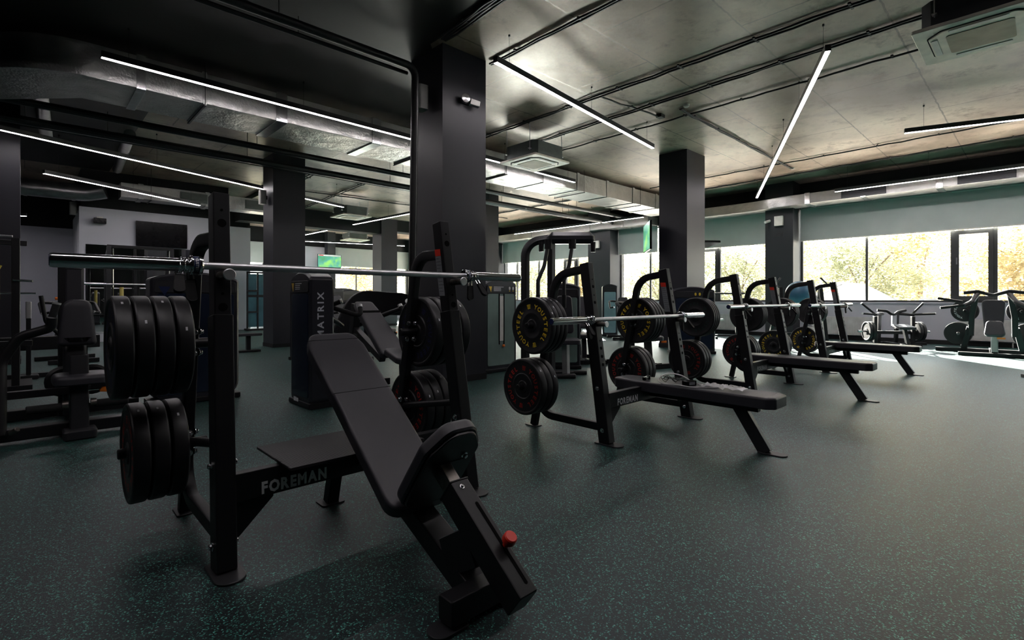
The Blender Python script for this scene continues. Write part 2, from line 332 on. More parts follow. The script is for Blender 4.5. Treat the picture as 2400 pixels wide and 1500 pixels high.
class MB:
    def __init__(s): s.v = []; s.f = []
    def add(s, vs, fs):
        b = len(s.v); s.v += [tuple(p) for p in vs]; s.f += [tuple(i + b for i in f) for f in fs]; return s
    def box(s, x0, x1, y0, y1, z0, z1):
        return s.add([(x0, y0, z0), (x1, y0, z0), (x1, y1, z0), (x0, y1, z0), (x0, y0, z1), (x1, y0, z1), (x1, y1, z1), (x0, y1, z1)],
                     [(3, 2, 1, 0), (4, 5, 6, 7), (0, 1, 5, 4), (1, 2, 6, 5), (2, 3, 7, 6), (3, 0, 4, 7)])
    def loft(s, rings, caps=True):
        n = len(rings[0]); vs = [p for r in rings for p in r]; fs = []
        for i in range(len(rings) - 1):
            for j in range(n):
                k = (j + 1) % n; fs.append((i * n + j, i * n + k, (i + 1) * n + k, (i + 1) * n + j))
        if caps: fs.append(tuple(range(n - 1, -1, -1))); fs.append(tuple((len(rings) - 1) * n + j for j in range(n)))
        return s.add(vs, fs)
    def sweep(s, path, sec, up=(0, 0, 1), chamfer=0.0):
        path = [V(p) for p in path]; n = len(path); rings = []
        t0 = (path[1] - path[0]).normalized(); d, sd, u = frame(t0, up); prev = t0
        for i in range(n):
            if i == 0: t = t0
            elif i == n - 1: t = (path[-1] - path[-2]).normalized()
            else: t = ((path[i + 1] - path[i]).normalized() + (path[i] - path[i - 1]).normalized()).normalized()
            q = prev.rotation_difference(t); sd = q @ sd; u = q @ u; prev = t
            k = 1.0
            if 0 < i < n - 1:
                k = 1 / max(0.5, math.cos((path[i + 1] - path[i]).angle(path[i] - path[i - 1]) / 2))
            rings.append([path[i] + sd * a + u * b for a, b in sec])
        if chamfer:
            def sh(r, c, off, tv): return [c + (p - c) * (1 - off) + tv for p in r]
            w = max(abs(a) for a, b in sec)
            f = chamfer / max(w, 1e-6)
            tv0 = t0 * chamfer; tv1 = (path[-1] - path[-2]).normalized() * chamfer
            first = [p + tv0 for p in rings[0]]; last = [p - tv1 for p in rings[-1]]
            rings = [sh(rings[0], path[0], f, V((0, 0, 0))), first] + rings[1:-1] + [last, sh(rings[-1], path[-1], f, V((0, 0, 0)))]
        return s.loft(rings)
    def bar(s, p0, p1, w, h, up=(0, 0, 1), r=0.006, ch=0.003):
        return s.sweep([p0, p1], rrect(w, h, r, 2), up, ch)
    def rtube(s, path, w, h, up=(0, 0, 1), r=0.008): return s.sweep(path, rrect(w, h, r, 2), up)
    def tube(s, path, r, n=10, up=(0, 0, 1), ch=0.0):
        return s.sweep(path, [(r * math.cos(2 * math.pi * k / n), r * math.sin(2 * math.pi * k / n)) for k in range(n)], up, ch)
    def cyl(s, p0, p1, r, n=16, ch=0.0): return s.tube([p0, p1], r, n, ch=ch)
    def lathe(s, prof, org=(0, 0, 0), axis=(1, 0, 0), n=40, closed=True, up=(0, 0, 1)):
        d, a, b = frame(axis, up); org = V(org); m = len(prof); vs = []
        for k in range(n):
            t = 2 * math.pi * k / n; e = a * math.cos(t) + b * math.sin(t)
            for ax, r in prof: vs.append(org + d * ax + e * r)
        fs = []
        mm = m if closed else m - 1
        for k in range(n):
            k2 = (k + 1) % n
            for j in range(mm):
                j2 = (j + 1) % m; fs.append((k * m + j, k * m + j2, k2 * m + j2, k2 * m + j))
        return s.add(vs, fs)
    def prism(s, poly, org, ux, uy, th, ch=0.0):
        org = V(org); ux = V(ux).normalized(); uy = V(uy).normalized(); uz = ux.cross(uy).normalized()
        def ring(z, off=0):
            P = inset(poly, off) if off else poly
            return [org + ux * x + uy * y + uz * z for x, y in P]
        if ch: return s.loft([ring(0, ch), ring(ch), ring(th - ch), ring(th, ch)])
        return s.loft([ring(0), ring(th)])
    def pad(s, poly, org, ux, uy, th, r=0.02, dome=0.0):
        """an upholstered pad: outline poly, bottom at org, thickness th along ux x uy, rounded top edge"""
        org = V(org); ux = V(ux).normalized(); uy = V(uy).normalized(); uz = ux.cross(uy).normalized(); rings = []
        for z, off in ((0, r * 0.35), (r * 0.35, 0), (th - r, 0), (th - r * 0.62, r * 0.08), (th - r * 0.3, r * 0.3), (th - r * 0.08, r * 0.62), (th, r), (th + dome, r * 2.2)):
            P = inset(poly, off) if off else poly
            rings.append([org + ux * x + uy * y + uz * z for x, y in P])
        return s.loft(rings)
    def sphere(s, c, r, n=14, m=8, sq=(1, 1, 1)):
        c = V(c); rings = []
        for i in range(1, m):
            p = math.pi * i / m
            rings.append([c + V((r * sq[0] * math.sin(p) * math.cos(2 * math.pi * k / n), r * sq[1] * math.sin(p) * math.sin(2 * math.pi * k / n), -r * sq[2] * math.cos(p))) for k in range(n)])
        return s.loft(rings)
    def build(s, name, m, parent=None, smooth=True, ang=33):
        me = bpy.data.meshes.new(name); me.from_pydata(s.v, [], s.f); me.update()
        import bmesh
        bm = bmesh.new(); bm.from_mesh(me); bmesh.ops.recalc_face_normals(bm, faces=bm.faces); bm.to_mesh(me); bm.free()
        if smooth:
            me.polygons.foreach_set('use_smooth', [True] * len(me.polygons)); me.set_sharp_from_angle(angle=rad(ang))
        me.materials.append(M[m] if isinstance(m, str) else m)
        o = bpy.data.objects.new(name, me); COL.objects.link(o)
        if smooth:
            wn_ = o.modifiers.new('weighted_normal', 'WEIGHTED_NORMAL'); wn_.keep_sharp = True; wn_.weight = 80
        if parent is not None: o.parent = parent
        return o
def inset(poly, off):
    n = len(poly); out = []
    area = sum(poly[i][0] * poly[(i + 1) % n][1] - poly[(i + 1) % n][0] * poly[i][1] for i in range(n))
    sg = 1 if area > 0 else -1
    for i in range(n):
        p0 = V((*poly[i - 1], 0)); p = V((*poly[i], 0)); p1 = V((*poly[(i + 1) % n], 0))
        e = ((p - p0).normalized() + (p1 - p).normalized())
        if e.length < 1e-6: out.append(poly[i]); continue
        e.normalize(); nrm = V((-e.y, e.x, 0)) * sg
        out.append((p.x + nrm.x * off, p.y + nrm.y * off))
    return out
def rpoly(pts, r, n=5):
    """closed polygon with rounded corners"""
    q = [V((*p, 0)) for p in pts]; m = len(q); out = []
    for i in range(m):
        rr = r[i] if isinstance(r, (list, tuple)) else r
        a, b, c = q[i - 1], q[i], q[(i + 1) % m]
        d1 = (a - b); d2 = (c - b); l1, l2 = d1.length, d2.length; d1.normalize(); d2.normalize(); ang = d1.angle(d2)
        if rr <= 0 or ang > 3.1: out.append((b.x, b.y)); continue
        t = min(rr / math.tan(ang / 2), l1 * 0.48, l2 * 0.48); rr = t * math.tan(ang / 2)
        cen = b + (d1 + d2).normalized() * (rr / math.sin(ang / 2)); v0 = b + d1 * t - cen; v1 = b + d2 * t - cen; w = v0.angle(v1)
        for k in range(n + 1):
            f = k / n; p = cen + (v0 * math.sin((1 - f) * w) + v1 * math.sin(f * w)) / math.sin(w); out.append((p.x, p.y))
    return out

def tag(o, label=None, cat=None, group=None, kind=None):
    if label: o['label'] = label
    if cat: o['category'] = cat
    if group: o['group'] = group
    if kind: o['kind'] = kind
    return o
def thing(name, label, cat, loc=(0, 0, 0), rz=0.0, group=None):
    o = bpy.data.objects.new(name, None); COL.objects.link(o); o.empty_display_size = 0.1
    o.location = loc; o.rotation_euler = (0, 0, rz)
    return tag(o, label, cat, group)
def struct(name, mb, m, smooth=False):
    return tag(mb.build(name, m, None, smooth), kind='structure')
def copy_tree(o, parent=None):
    c = o.copy(); COL.objects.link(c)
    if parent is not None: c.parent = parent
    for ch in [x for x in o.children]: copy_tree(ch, c)
    return c
_glyph = {}
def glyph(ch, bold=0.024):
    key = (ch, bold)
    if key not in _glyph:
        cu = bpy.data.curves.new('lettering', 'FONT'); cu.body = ch; cu.size = 1.0; cu.offset = bold; cu.resolution_u = 2
        o = bpy.data.objects.new('lettering', cu); COL.objects.link(o)
        dg = bpy.context.evaluated_depsgraph_get(); me = bpy.data.meshes.new_from_object(o.evaluated_get(dg))
        vs = [v.co.copy() for v in me.vertices]; fs = [tuple(p.vertices) for p in me.polygons]
        xs = [v.x for v in vs]; _glyph[key] = (vs, fs, min(xs), max(xs))
        bpy.data.objects.remove(o); bpy.data.curves.remove(cu); bpy.data.meshes.remove(me)
    return _glyph[key]
def text(mb, body, org, ux, uy, h, sx=1.0, gap=0.1, center=True, bold=0.024):
    """flat letters of cap height h on the plane ux, uy"""
    org = V(org); ux = V(ux).normalized(); uy = V(uy).normalized(); k = h / 0.69; x = 0; items = []
    for ch in body:
        if ch == ' ': x += 0.4 * k * sx; continue
        vs, fs, x0, x1 = glyph(ch, bold); items.append((vs, fs, x - x0 * k * sx)); x += (x1 - x0 + gap) * k * sx
    w = x - gap * k * sx; o = -w / 2 if center else 0
    for vs, fs, dx in items: mb.add([org + ux * (dx + o + v.x * k * sx) + uy * (v.y * k - h / 2) for v in vs], fs)
    return w
def cable(mb, pts, r=0.004, n=6): return mb.tube(pts, r, n)

# ------------------------------------------------------------------ the room
H = 4.21; XW = 15.4; YF = 23.7
struct('floor', MB().box(-9, XW + 0.3, -5, YF + 0.3, -0.15, 0), 'floor')
ceil_ = struct('ceiling', MB().box(-9, XW + 0.3, -5, YF + 0.3, H, H + 0.2), 'ceiling')
MB().loft([[V((x, y, z)) for x, y in ((-9, -5), (3.62, -5), (3.62, 5.25), (4.25, 5.9), (5.6, 7.9), (5.6, 8.3), (1.5, 8.3), (1.5, 16), (-9, 16))] for z in (H - 0.003, H - 0.0005)]).build('paint_and_shade_bay', 'ceiling_black', ceil_, False)  # black paint in the near bay; past the duct it colours in fading light
struct('wall_back', MB().box(-9, XW + 0.3, -5.2, -5, 0, H), 'wall_black')
struct('wall_left', MB().box(-9.2, -9, -5, YF, 0, H), 'wall_black')
struct('wall_right', MB().box(XW, XW + 0.3, -5, YF + 0.3, 0, 0.97), 'wall_grey')
struct('trim_2', MB().box(XW - 0.025, XW, -5, 4.66, 0.945, 0.965).box(XW - 0.025, XW, 5.37, 10.56, 0.945, 0.965).box(XW - 0.025, XW, 11.53, 16.7, 0.945, 0.965), 'wall_grey')
struct('wall_right_header', MB().box(XW, XW + 0.3, -5, YF + 0.3, 3.5, H), 'wall_black')
pil = ((4.66, 5.37), (10.56, 11.53), (16.7, 17.5))
for ya, yb in pil:
    struct('pilaster', MB().box(XW - 0.55, XW + 0.3, ya, yb, 0, H), 'pillar_grey')
struct('wall_right_end', MB().box(XW, XW + 0.3, -5, -3, 0.97, 3.5), 'wall_grey')
struct('baseboard_right', MB().box(XW - 0.03, XW - 0.001, -5, 4.65, 0, 0.10).box(XW - 0.03, XW - 0.001, 5.38, 10.55, 0, 0.10).box(XW - 0.03, XW - 0.001, 11.54, 16.69, 0, 0.10), 'wall_black')
# far wall with its window openings
struct('wall_far', MB().box(-9, XW + 0.3, YF, YF + 0.3, 0, 0.97).box(7.6, 10.3, YF, YF + 0.3, 0.97, 3.5).box(-9, 6.2, YF, YF + 0.3, 0.97, 3.5), 'wall_pale')
struct('wall_far_header', MB().box(-9, XW + 0.3, YF, YF + 0.3, 3.5, H), 'wall_black')
struct('pilaster', MB().box(10.3, 10.68, YF - 0.35, YF + 0.3, 0, H), 'pillar_grey')
struct('pilaster', MB().box(14.9, XW, YF - 0.5, YF + 0.3, 0, H), 'pillar_grey')
# the inner block with the television and the recess beside it
struct('wall_left_block', MB().box(0.97, 4.18, 16.0, 23.6, 0, 3.28), 'wall_pale')
struct('wall_left_block_header', MB().box(0.97, 4.18, 16.06, 23.6, 3.28, H), 'wall_black')
struct('wall_inner_block', MB().box(4.18, 5.63, 19.0, 23.6, 0, 3.5), 'wall_pale')
struct('wall_inner_block_header', MB().box(4.18, 5.63, 19.05, 23.6, 3.5, H), 'wall_black')
struct('wall_recess', MB().box(-1.5, 0.97, 19.0, 19.2, 0, 3.03), 'wall_grey')
struct('wall_recess_header', MB().box(-9, 0.97, 19.0, 19.2, 3.03, H).box(-9, -1.5, 19.0, 19.2, 0, 3.03), 'wall_black')
struct('trim_1', MB().box(0.93, 0.97, 15.97, 16.5, 0, 3.28), 'wall_pale')
for n, (x0, x1, y0, y1) in enumerate(((3.71, 4.41, 5.12, 5.82), (10.05, 10.86, 5.2, 5.85), (3.87, 4.56, 11.52, 12.15), (9.72, 10.42, 11.5, 12.2), (10.05, 10.75, 17.9, 18.6), (-0.80, -0.06, 11.5, 12.2))):
    struct('pillar', MB().box(x0, x1, y0, y1, 0, H), 'pillar')
    struct('baseboard_pillar', MB().box(x0 - 0.008, x1 + 0.008, y0 - 0.008, y1 + 0.008, 0, 0.08), 'wall_black')
struct('beam', MB().box(5.0, 10.05, 17.95, 18.5, 3.6, H), 'wall_black')
struct('beam', MB().box(10.75, XW, 17.95, 18.5, 3.75, H), 'wall_black')

# windows: frame with mullions, panes as children
def window(n, axis, c, a, b, z0, z1, mull, sash=()):
    f = MB(); w = 0.05; t = 0.07
    def B(a0, a1, zz0, zz1, d0=-t / 2, d1=t / 2):
        if axis == 'x': f.box(c + d0, c + d1, a0, a1, zz0, zz1)
        else: f.box(a0, a1, c + d0, c + d1, zz0, zz1)
    B(a, b, z0, z0 + w); B(a, b, z1 - w, z1); B(a, a + w, z0 + w, z1 - w); B(b - w, b, z0 + w, z1 - w)
    for q in mull: B(q - 0.025, q + 0.025, z0 + w, z1 - w)
    for s0, s1 in sash:
        for q in (s0, s1): B(q - 0.035, q + 0.035, z0 + w, z1 - w)
        B(s0 + 0.035, s0 + 0.115, z0 + w, 2.62, -0.07, 0.03); B(s1 - 0.115, s1 - 0.035, z0 + w, 2.62, -0.07, 0.03)
        B(s0 + 0.115, s1 - 0.115, z0 + w, z0 + 0.15, -0.07, 0.03); B(s0 + 0.115, s1 - 0.115, 2.53, 2.62, -0.07, 0.03)
    o = tag(f.build('window_%d' % n, 'win_frame', None, False), kind='structure')
    cuts = sorted([a] + list(mull) + [q for s in sash for q in s] + [b])
    for p, q in zip(cuts[:-1], cuts[1:]):
        g = MB()
        if axis == 'x': g.box(c - 0.004, c + 0.004, p + 0.03, q - 0.03, z0 + 0.05, z1 - 0.05)
        else: g.box(p + 0.03, q - 0.03, c - 0.004, c + 0.004, z0 + 0.05, z1 - 0.05)
        g.build('pane', 'glass', o, False)
    for s0, s1 in sash:
        hb = MB()
        if axis == 'x': hb.box(c - 0.11, c - 0.07, s1 - 0.085, s1 - 0.065, 1.85, 2.0)
        else: hb.box(s0 + 0.06, s0 + 0.08, c - 0.11, c - 0.07, 1.85, 2.0)
        hb.build('handle', 'grey_pl', o, False)
    return o
window(1, 'x', XW + 0.12, -3, 4.66, 0.97, 3.5, (3.14, -1.3), ((0.76, 1.48),))
window(2, 'x', XW + 0.12, 5.37, 10.56, 0.97, 3.5, (9.35,), ((6.95, 7.75),))
window(3, 'x', XW + 0.12, 11.53, 16.7, 0.97, 3.5, (14.6, 15.9), ((12.55, 13.2),))
window(4, 'x', XW + 0.12, 17.5, 23.4, 0.97, 3.5, (19.5, 21.5))
window(5, 'y', YF + 0.12, 10.68, 14.9, 0.97, 3.5, (11.96, 13.4))
window(6, 'y', YF + 0.12, 6.2, 7.6, 0.97, 3.5, ())

# roller blinds
def blind(axis, c, a, b, zb, zt, label):
    t = thing('roller_blind', label, 'blind', (c, (a + b) / 2, zb) if axis == 'x' else ((a + b) / 2, c, zb), 0, 'grey-green roller blinds')
    w = (b - a) / 2; ht = zt - zb
    if axis == 'x':
        MB().box(-0.003, 0.003, -w, w, 0.02, ht).build('cloth', 'blind', t, False)
        MB().bar((0, -w, 0.01), (0, w, 0.01), 0.02, 0.03).build('bottom_bar', 'white_pl', t)
        MB().cyl((0.02, -w, ht - 0.03), (0.02, w, ht - 0.03), 0.03).build('roller', 'blind', t)
    else:
        MB().box(-w, w, -0.003, 0.003, 0.02, ht).build('cloth', 'blind', t, False)
        MB().bar((-w, 0, 0.01), (w, 0, 0.01), 0.02, 0.03).build('bottom_bar', 'white_pl', t)
        MB().cyl((-w, 0.02, ht - 0.03), (w, 0.02, ht - 0.03), 0.03).build('roller', 'blind', t)
bx = XW - 0.04
blind('x', bx, -3, 4.63, 2.63, 3.54, 'wide grey-green roller blind above the window with the tilting sash and yellow trees')
blind('x', bx, 5.40, 8.95, 2.63, 3.54, 'grey-green roller blind right of the second black pillar, over the radiator window')
blind('x', bx, 9.0, 10.54, 2.63, 3.54, 'short grey-green roller blind just left of the second black pillar')
blind('x', bx, 11.55, 16.68, 2.63, 3.54, 'grey-green roller blind behind the tall butterfly machine')
blind('x', bx, 17.52, 23.2, 2.63, 3.54, 'grey-green roller blind at the far corner, right of the far pillar')
blind('y', YF - 0.04, 10.7, 14.9, 2.63, 3.54, 'grey-green roller blind on the far wall beside the lit green television')
blind('y', YF - 0.04, 6.2, 7.6, 2.63, 3.54, 'narrow grey-green roller blind on the far wall left of the left pillar')

# radiators under the windows
def radiator(y0, y1, label):
    t = thing('radiator', label, 'radiator', (XW - 0.09, (y0 + y1) / 2, 0.13), 0, 'white panel radiators'); w = (y1 - y0) / 2
    b = MB().box(-0.05, -0.035, -w, w, 0, 0.45).box(0.01, 0.025, -w, w, 0, 0.45)
    k = int((y1 - y0) / 0.05)
    for i in range(k):
        yy = -w + (i + 0.5) * (y1 - y0) / k; b.box(-0.057, -0.05, yy - 0.014, yy + 0.014, 0.03, 0.42)
    b.build('panel', 'radiator', t, False)
    MB().box(-0.052, 0.026, -w, w, 0.45, 0.465).build('top_grille', 'radiator', t, False)
    MB().cyl((-0.01, -w + 0.03, -0.13), (-0.01, -w + 0.03, 0.0), 0.012).cyl((-0.01, w - 0.03, -0.13), (-0.01, w - 0.03, 0), 0.012).build('pipe', 'radiator', t)
    for q in (-w + 0.1, w - 0.14): MB().box(0.025, 0.088, q, q + 0.04, 0.1, 0.4).build('bracket', 'radiator', t, False)
radiator(2.95, 4.35, 'white panel radiator under the window behind the farthest flat bench rack')
radiator(0.45, 1.35, 'white panel radiator behind the plate-loaded shoulder press')
radiator(6.0, 7.6, 'white panel radiator under the window right of the second black pillar')

# ------------------------------------------------------------------ ducts
def rect_duct(name, label, path, w, h, joints, up=(0, 0, 1)):
    t = thing(name, label, 'air duct', path[0])
    o = V(path[0]); P = [V(p) - o for p in path]
    MB().rtube(P, w, h, up, 0.012).build('duct_casing', 'foil', t)
    d = (P[1] - P[0]).normalized()
    for j, (p, wd, m_) in enumerate(joints):
        q = V(p) - o
        dd = V((1, 0, 0)) if wd > 0 else V((0, 1, 0)); wd = abs(wd)
        MB().bar(q - dd * wd / 2, q + dd * wd / 2, w + 0.035, h + 0.035, up, 0.015).build('joint_tape', m_, t)
    return t
zc = 3.895; yc = 8.285
js = []
for x, wd, m_ in ((1.05, .10, 'tape'), (1.75, .05, 'foil'), (2.75, .16, 'tape'), (4.3, .16, 'tape'), (5.2, .05, 'foil'), (6.2, .12, 'tape'), (7.3, .05, 'foil'), (8.5, .10, 'foil'), (9.7, .10, 'foil'), (10.9, .10, 'foil'), (12.1, .10, 'foil'), (13.3, .1, 'foil')):
    js.append(((x, yc, zc), wd, m_))
dt = rect_duct('rectangular_duct', 'long foil-wrapped rectangular duct crossing the whole ceiling behind the big pillar', fillet([(-3.2, 11.9, zc), (0.35, yc, zc), (14.5, yc, zc)], 0.45, 3), 0.91, 0.41, js)
for x in (1.75, 5.2, 7.3, 9.9, 12.4):
    rods = MB()
    for dy in (-0.48, 0.48): rods.cyl((x - (-3.2), yc + dy - 11.9, -0.24), (x + 3.2, yc + dy - 11.9, 0.315), 0.005, 6)
    rods.bar((x + 3.2, yc - 0.5 - 11.9, -0.235), (x + 3.2, yc + 0.5 - 11.9, -0.235), 0.03, 0.02).build('hanger', 'black_pipe', dt)
zc2 = 3.62
js = [((14.75, y, zc2), -wd, m_) for y, wd, m_ in ((-1.2, .1, 'tape'), (0.2, .12, 'tape'), (1.6, .12, 'tape'), (3.0, .1, 'tape'), (4.2, .12, 'tape'))]
dw = rect_duct('window_duct', 'foil-wrapped duct along the ceiling above the big right window blind', fillet([(14.75, -3, zc2), (14.75, 4.7, zc2), (14.95, 5.6, zc2), (14.95, 7.7, zc2)], 0.3, 3), 0.62, 0.26, js)
for y in (0.85, 3.0):
    gr = MB().box(-0.33, -0.312, y + 3 - 0.45 - 0.0, y + 3 + 0.45, -0.11, 0.11)
    for k in range(7): gr.box(-0.345, -0.33, y + 3 - 0.42, y + 3 + 0.42, -0.1 + k * 0.03, -0.088 + k * 0.03)
    gr.build('air_grille', 'unit_dark', dw, False)
js = [((14.9, y, zc2), -0.1, 'foil') for y in (9.9, 11.3, 12.8, 14.2)]
rect_duct('window_duct', 'foil-wrapped duct above the windows left of the second black pillar', [(14.9, 8.9, zc2), (14.9, 16.5, zc2)], 0.6, 0.26, js)
js = [((2.0, 15.2, 3.62), .1, 'foil'), ((3.4, 15.2, 3.62), .1, 'foil')]
d3 = rect_duct('grille_duct', 'pale metal duct with grilles above the wall with the black television', [(1.62, 15.2, 3.62), (5.9, 15.2, 3.62)], 0.5, 0.34, js)
for x in (2.2, 5.0): MB().cyl((x - 1.62, -0.26, -0.15), (x - 1.62, -0.26, 0.589), 0.005, 6).cyl((x - 1.62, 0.26, -0.15), (x - 1.62, 0.26, 0.589), 0.005, 6).bar((x - 1.62, -0.28, -0.18), (x - 1.62, 0.28, -0.18), 0.03, 0.02).build('hanger', 'black_pipe', d3)
for x in (3.1, 4.6):
    gr = MB().box(x - 1.62 - 0.3, x - 1.62 + 0.3, -0.27, -0.252, -0.12, 0.12)
    for k in range(8): gr.box(x - 1.62 - 0.28, x - 1.62 + 0.28, -0.285, -0.27, -0.11 + k * 0.029, -0.1 + k * 0.029)
    gr.build('air_grille', 'unit', d3, False)
t = thing('round_duct', 'round galvanised spiral duct hanging over the left machines', 'air duct', (-2.0, 15.35, 3.5))
MB().tube(fillet([(-1.5, -2.0, 0.15), (0.6, 0, 0), (3.0, 0, 0), (3.35, -0.1, 0.1)], 0.55, 6), 0.19, 20).build('duct_casing', 'spiral', t)
for x in (1.2, 2.0, 2.8): MB().cyl((x - 0.03, 0, 0), (x + 0.03, 0, 0), 0.202, 20).build('duct_collar', 'spiral', t)
for k, (px_, py_) in enumerate(((0.12, 9.2), (1.35, 11.3))):
    t = thing('branch_pipe', ('thin silver branch duct at the left edge of the ceiling', 'thin silver branch duct between the two left lamps')[k], 'air duct', (px_, py_, 3.9), 0)
    MB().tube([(0, 0, 0.1), (0.15, 3.2, 0.08)], 0.09, 12).build('duct_casing', 'spiral', t)
    MB().cyl((0.06, 1.2, 0.09), (0.062, 1.26, 0.09), 0.097, 12).build('duct_collar', 'spiral', t)

# black service pipes
def pipe(label, pts, r, n=10, fil=0.15, clips=()):
    o = V(pts[0]); t = thing('service_pipe', label, 'pipe', o)
    P = fillet([V(p) - o for p in pts], fil, 5) if len(pts) > 2 else [V(p) - o for p in pts]
    MB().tube(P, r, n).build('pipe', 'black_pipe', t)
    for p in clips: MB().cyl(V(p) - o, V((p[0], p[1], H)) - o, 0.005, 6).build('hanger', 'black_pipe', t)
    return t
pipe('upper of two thick black pipes crossing the ceiling left of the big pillar', [(-0.7, 9.75, 3.78), (14.6, 9.75, 3.78)], 0.055, 10, 0, [(x, 9.75, 3.8) for x in (0, 3, 6, 9, 12)])
pipe('lower of two thick black pipes crossing the ceiling left of the big pillar', [(-1.2, 10.3, 3.66), (14.6, 10.3, 3.66)], 0.065, 10, 0, [(x, 10.3, 3.7) for x in (0, 3, 6, 9, 12)])
pipe('thin black pipe beside the two thick black ceiling pipes', [(-1.5, 10.9, 3.75), (14.6, 10.9, 3.75)], 0.03, 8, 0, [(x, 10.9, 3.8) for x in (1, 4, 7, 10, 13)])
pipe('black pipe dropping down beside the big black pillar', [(-3, 5.2, 3.82), (3.37, 5.2, 3.82), (3.37, 5.3, 0.0)], 0.045, 12, 0.12, [(x, 5.2, 3.85) for x in (0, 1.8)])
pipe('thin black pipe above the one that drops beside the big pillar', [(-3, 5.75, 4.0), (3.6, 5.75, 4.0)], 0.025, 8, 0, [(x, 5.75, 4.02) for x in (0.4, 2.2)])

# cable runs on the ceiling, two wavy cables with spacer clips
def cable_run(label, p, q, n=2, gap=0.065, z=4.18):
    o = V((p[0], p[1], z)); t = thing('cable_run', label, 'cable', o, 0, 'black cable runs on the ceiling')
    d = V((q[0] - p[0], q[1] - p[1], 0)); L_ = d.length; d.normalize(); s = V((-d.y, d.x, 0)); st = max(6, int(L_ / 0.22))
    b = MB()
    for k in range(n):
        off = (k - (n - 1) / 2) * gap; pts = []
        for i in range(st + 1):
            f = i / st; sag = 0.012 * abs(math.sin(f * L_ * math.pi / 0.9)) * random.uniform(0.3, 1.2)
            pts.append(d * (f * L_) + s * (off + random.uniform(-0.012, 0.012)) + V((0, 0, -sag)))
        b.tube(pts, 0.014, 6)
    b.build('cable', 'cable', t)
    m_ = int(L_ / 0.9)
    for i in range(m_):
        x = d * ((i + 0.5) * L_ / m_); MB().bar(x - s * (gap * n / 2 + 0.01), x + s * (gap * n / 2 + 0.01), 0.03, 0.022).build('clip', 'cable', t)
cable_run('first black cable run on the ceiling counting from the big pillar, along its right edge', (4.47, -2), (4.47, 5.1), 2, 0.04)
cable_run('second black cable run counting from the big pillar, over the near lamp end', (6.33, -2), (6.40, 7.8))
cable_run('third black cable run counting from the big pillar, under the ceiling cassette', (7.06, -2), (7.40, 7.8))
cable_run('fourth black cable run counting from the big pillar, toward the second pillar', (8.02, -2), (8.18, 7.6), 1)
cable_run('black cable run crossing the ceiling from the second pillar toward the diagonal lamp', (7.8, 4.15), (13.35, 4.2), 2, 0.025)
cable_run('short black cable crossing from the second cable run to the junction box', (6.42, 4.75), (7.80, 4.56), 1)
cable_run('black cable run nearest the windows but one', (12.45, -2), (12.72, 7.7), 1)
cable_run('black cable run nearest the windows on the right ceiling', (13.72, -2), (14.0, 7.7), 2, 0.06)
cable_run('bundle of black cables over the top left of the big pillar', (3.3, -1), (3.62, 5.0), 4, 0.035)
cable_run('black cable run behind the left pillar, nearer one', (5.2, 12.6), (5.5, 17.7), 2, 0.09)
cable_run('black cable run behind the left pillar, beside the far ceiling cassette', (6.6, 12.4), (6.9, 17.7), 2, 0.09)
cable_run('black cable run crossing from the left pillar to the far pillars', (4.7, 14.9), (13.5, 14.4), 2, 0.04)
cable_run('black cable run over the middle windows', (12.4, 9.2), (12.6, 17.7), 2, 0.06)
t = thing('cable_tray', 'sloping black cable tray on the dark ceiling above the far cassette unit', 'cable tray', (5.0, 13.2, 4.10))
MB().box(-0.08, 0.08, 0, 4.5, -0.03, 0.09).build('tray', 'black_pipe', t, False)
t = thing('junction_box', 'small black junction box on the ceiling beside the second cable run', 'junction box', (7.86, 4.55, H - 0.055)); MB().box(-0.06, 0.06, -0.05, 0.05, 0, 0.053).build('box', 'cable', t)
t = thing('smoke_detector', 'round white smoke detector on the ceiling above the second pillar', 'detector', (7.75, 4.02, H))
MB().lathe([(-0.001, 0), (-0.001, 0.05), (-0.035, 0.045), (-0.05, 0.03), (-0.05, 0)], (0, 0, 0), (0, 0, 1), 16, False).build('housing', 'white_pl', t)
t = thing('smoke_detector', 'round white smoke detector on the ceiling near the diagonal lamp end', 'detector', (13.33, 4.2, H))
MB().lathe([(-0.001, 0), (-0.001, 0.05), (-0.035, 0.045), (-0.05, 0.03), (-0.05, 0)], (0, 0, 0), (0, 0, 1), 16, False).build('housing', 'white_pl', t)
t = thing('smoke_detector', 'round pale smoke detector on the dark ceiling above the left duct', 'detector', (1.05, 9.2, H))
MB().lathe([(-0.001, 0), (-0.001, 0.05), (-0.035, 0.045), (-0.05, 0.03), (-0.05, 0)], (0, 0, 0), (0, 0, 1), 16, False).build('housing', 'white_pl', t)

# ------------------------------------------------------------------ linear lamps
def lamp(label, p, q, z, wires=3):
    p = V((*p, 0)); q = V((*q, 0)); L_ = (q - p).length; a = math.atan2(q.y - p.y, q.x - p.x)
    t = thing('linear_lamp', label, 'lamp', (p.x, p.y, z), a, 'long white linear lamps')
    MB().box(0, L_, -0.03, -0.024, 0.004, 0.075).box(0, L_, 0.024, 0.03, 0.004, 0.075).box(0, L_, -0.024, 0.024, 0.03, 0.075).box(-0.003, 0, -0.03, 0.03, 0.002, 0.075).box(L_, L_ + 0.003, -0.03, 0.03, 0.002, 0.075).build('housing', 'led_case', t, False)
    MB().box(0.002, L_ - 0.002, -0.0235, 0.0235, 0.0, 0.022).build('diffuser', 'led', t, False)
    for i in range(wires):
        x = 0.25 + (L_ - 0.5) * i / (wires - 1)
        MB().cyl((x, 0, 0.075), (x, 0, H - z - 0.007), 0.0022, 5).cyl((x, 0, H - z - 0.03), (x, 0, H - z - 0.007), 0.012, 8).build('suspension_wire', 'cable', t)
    return t
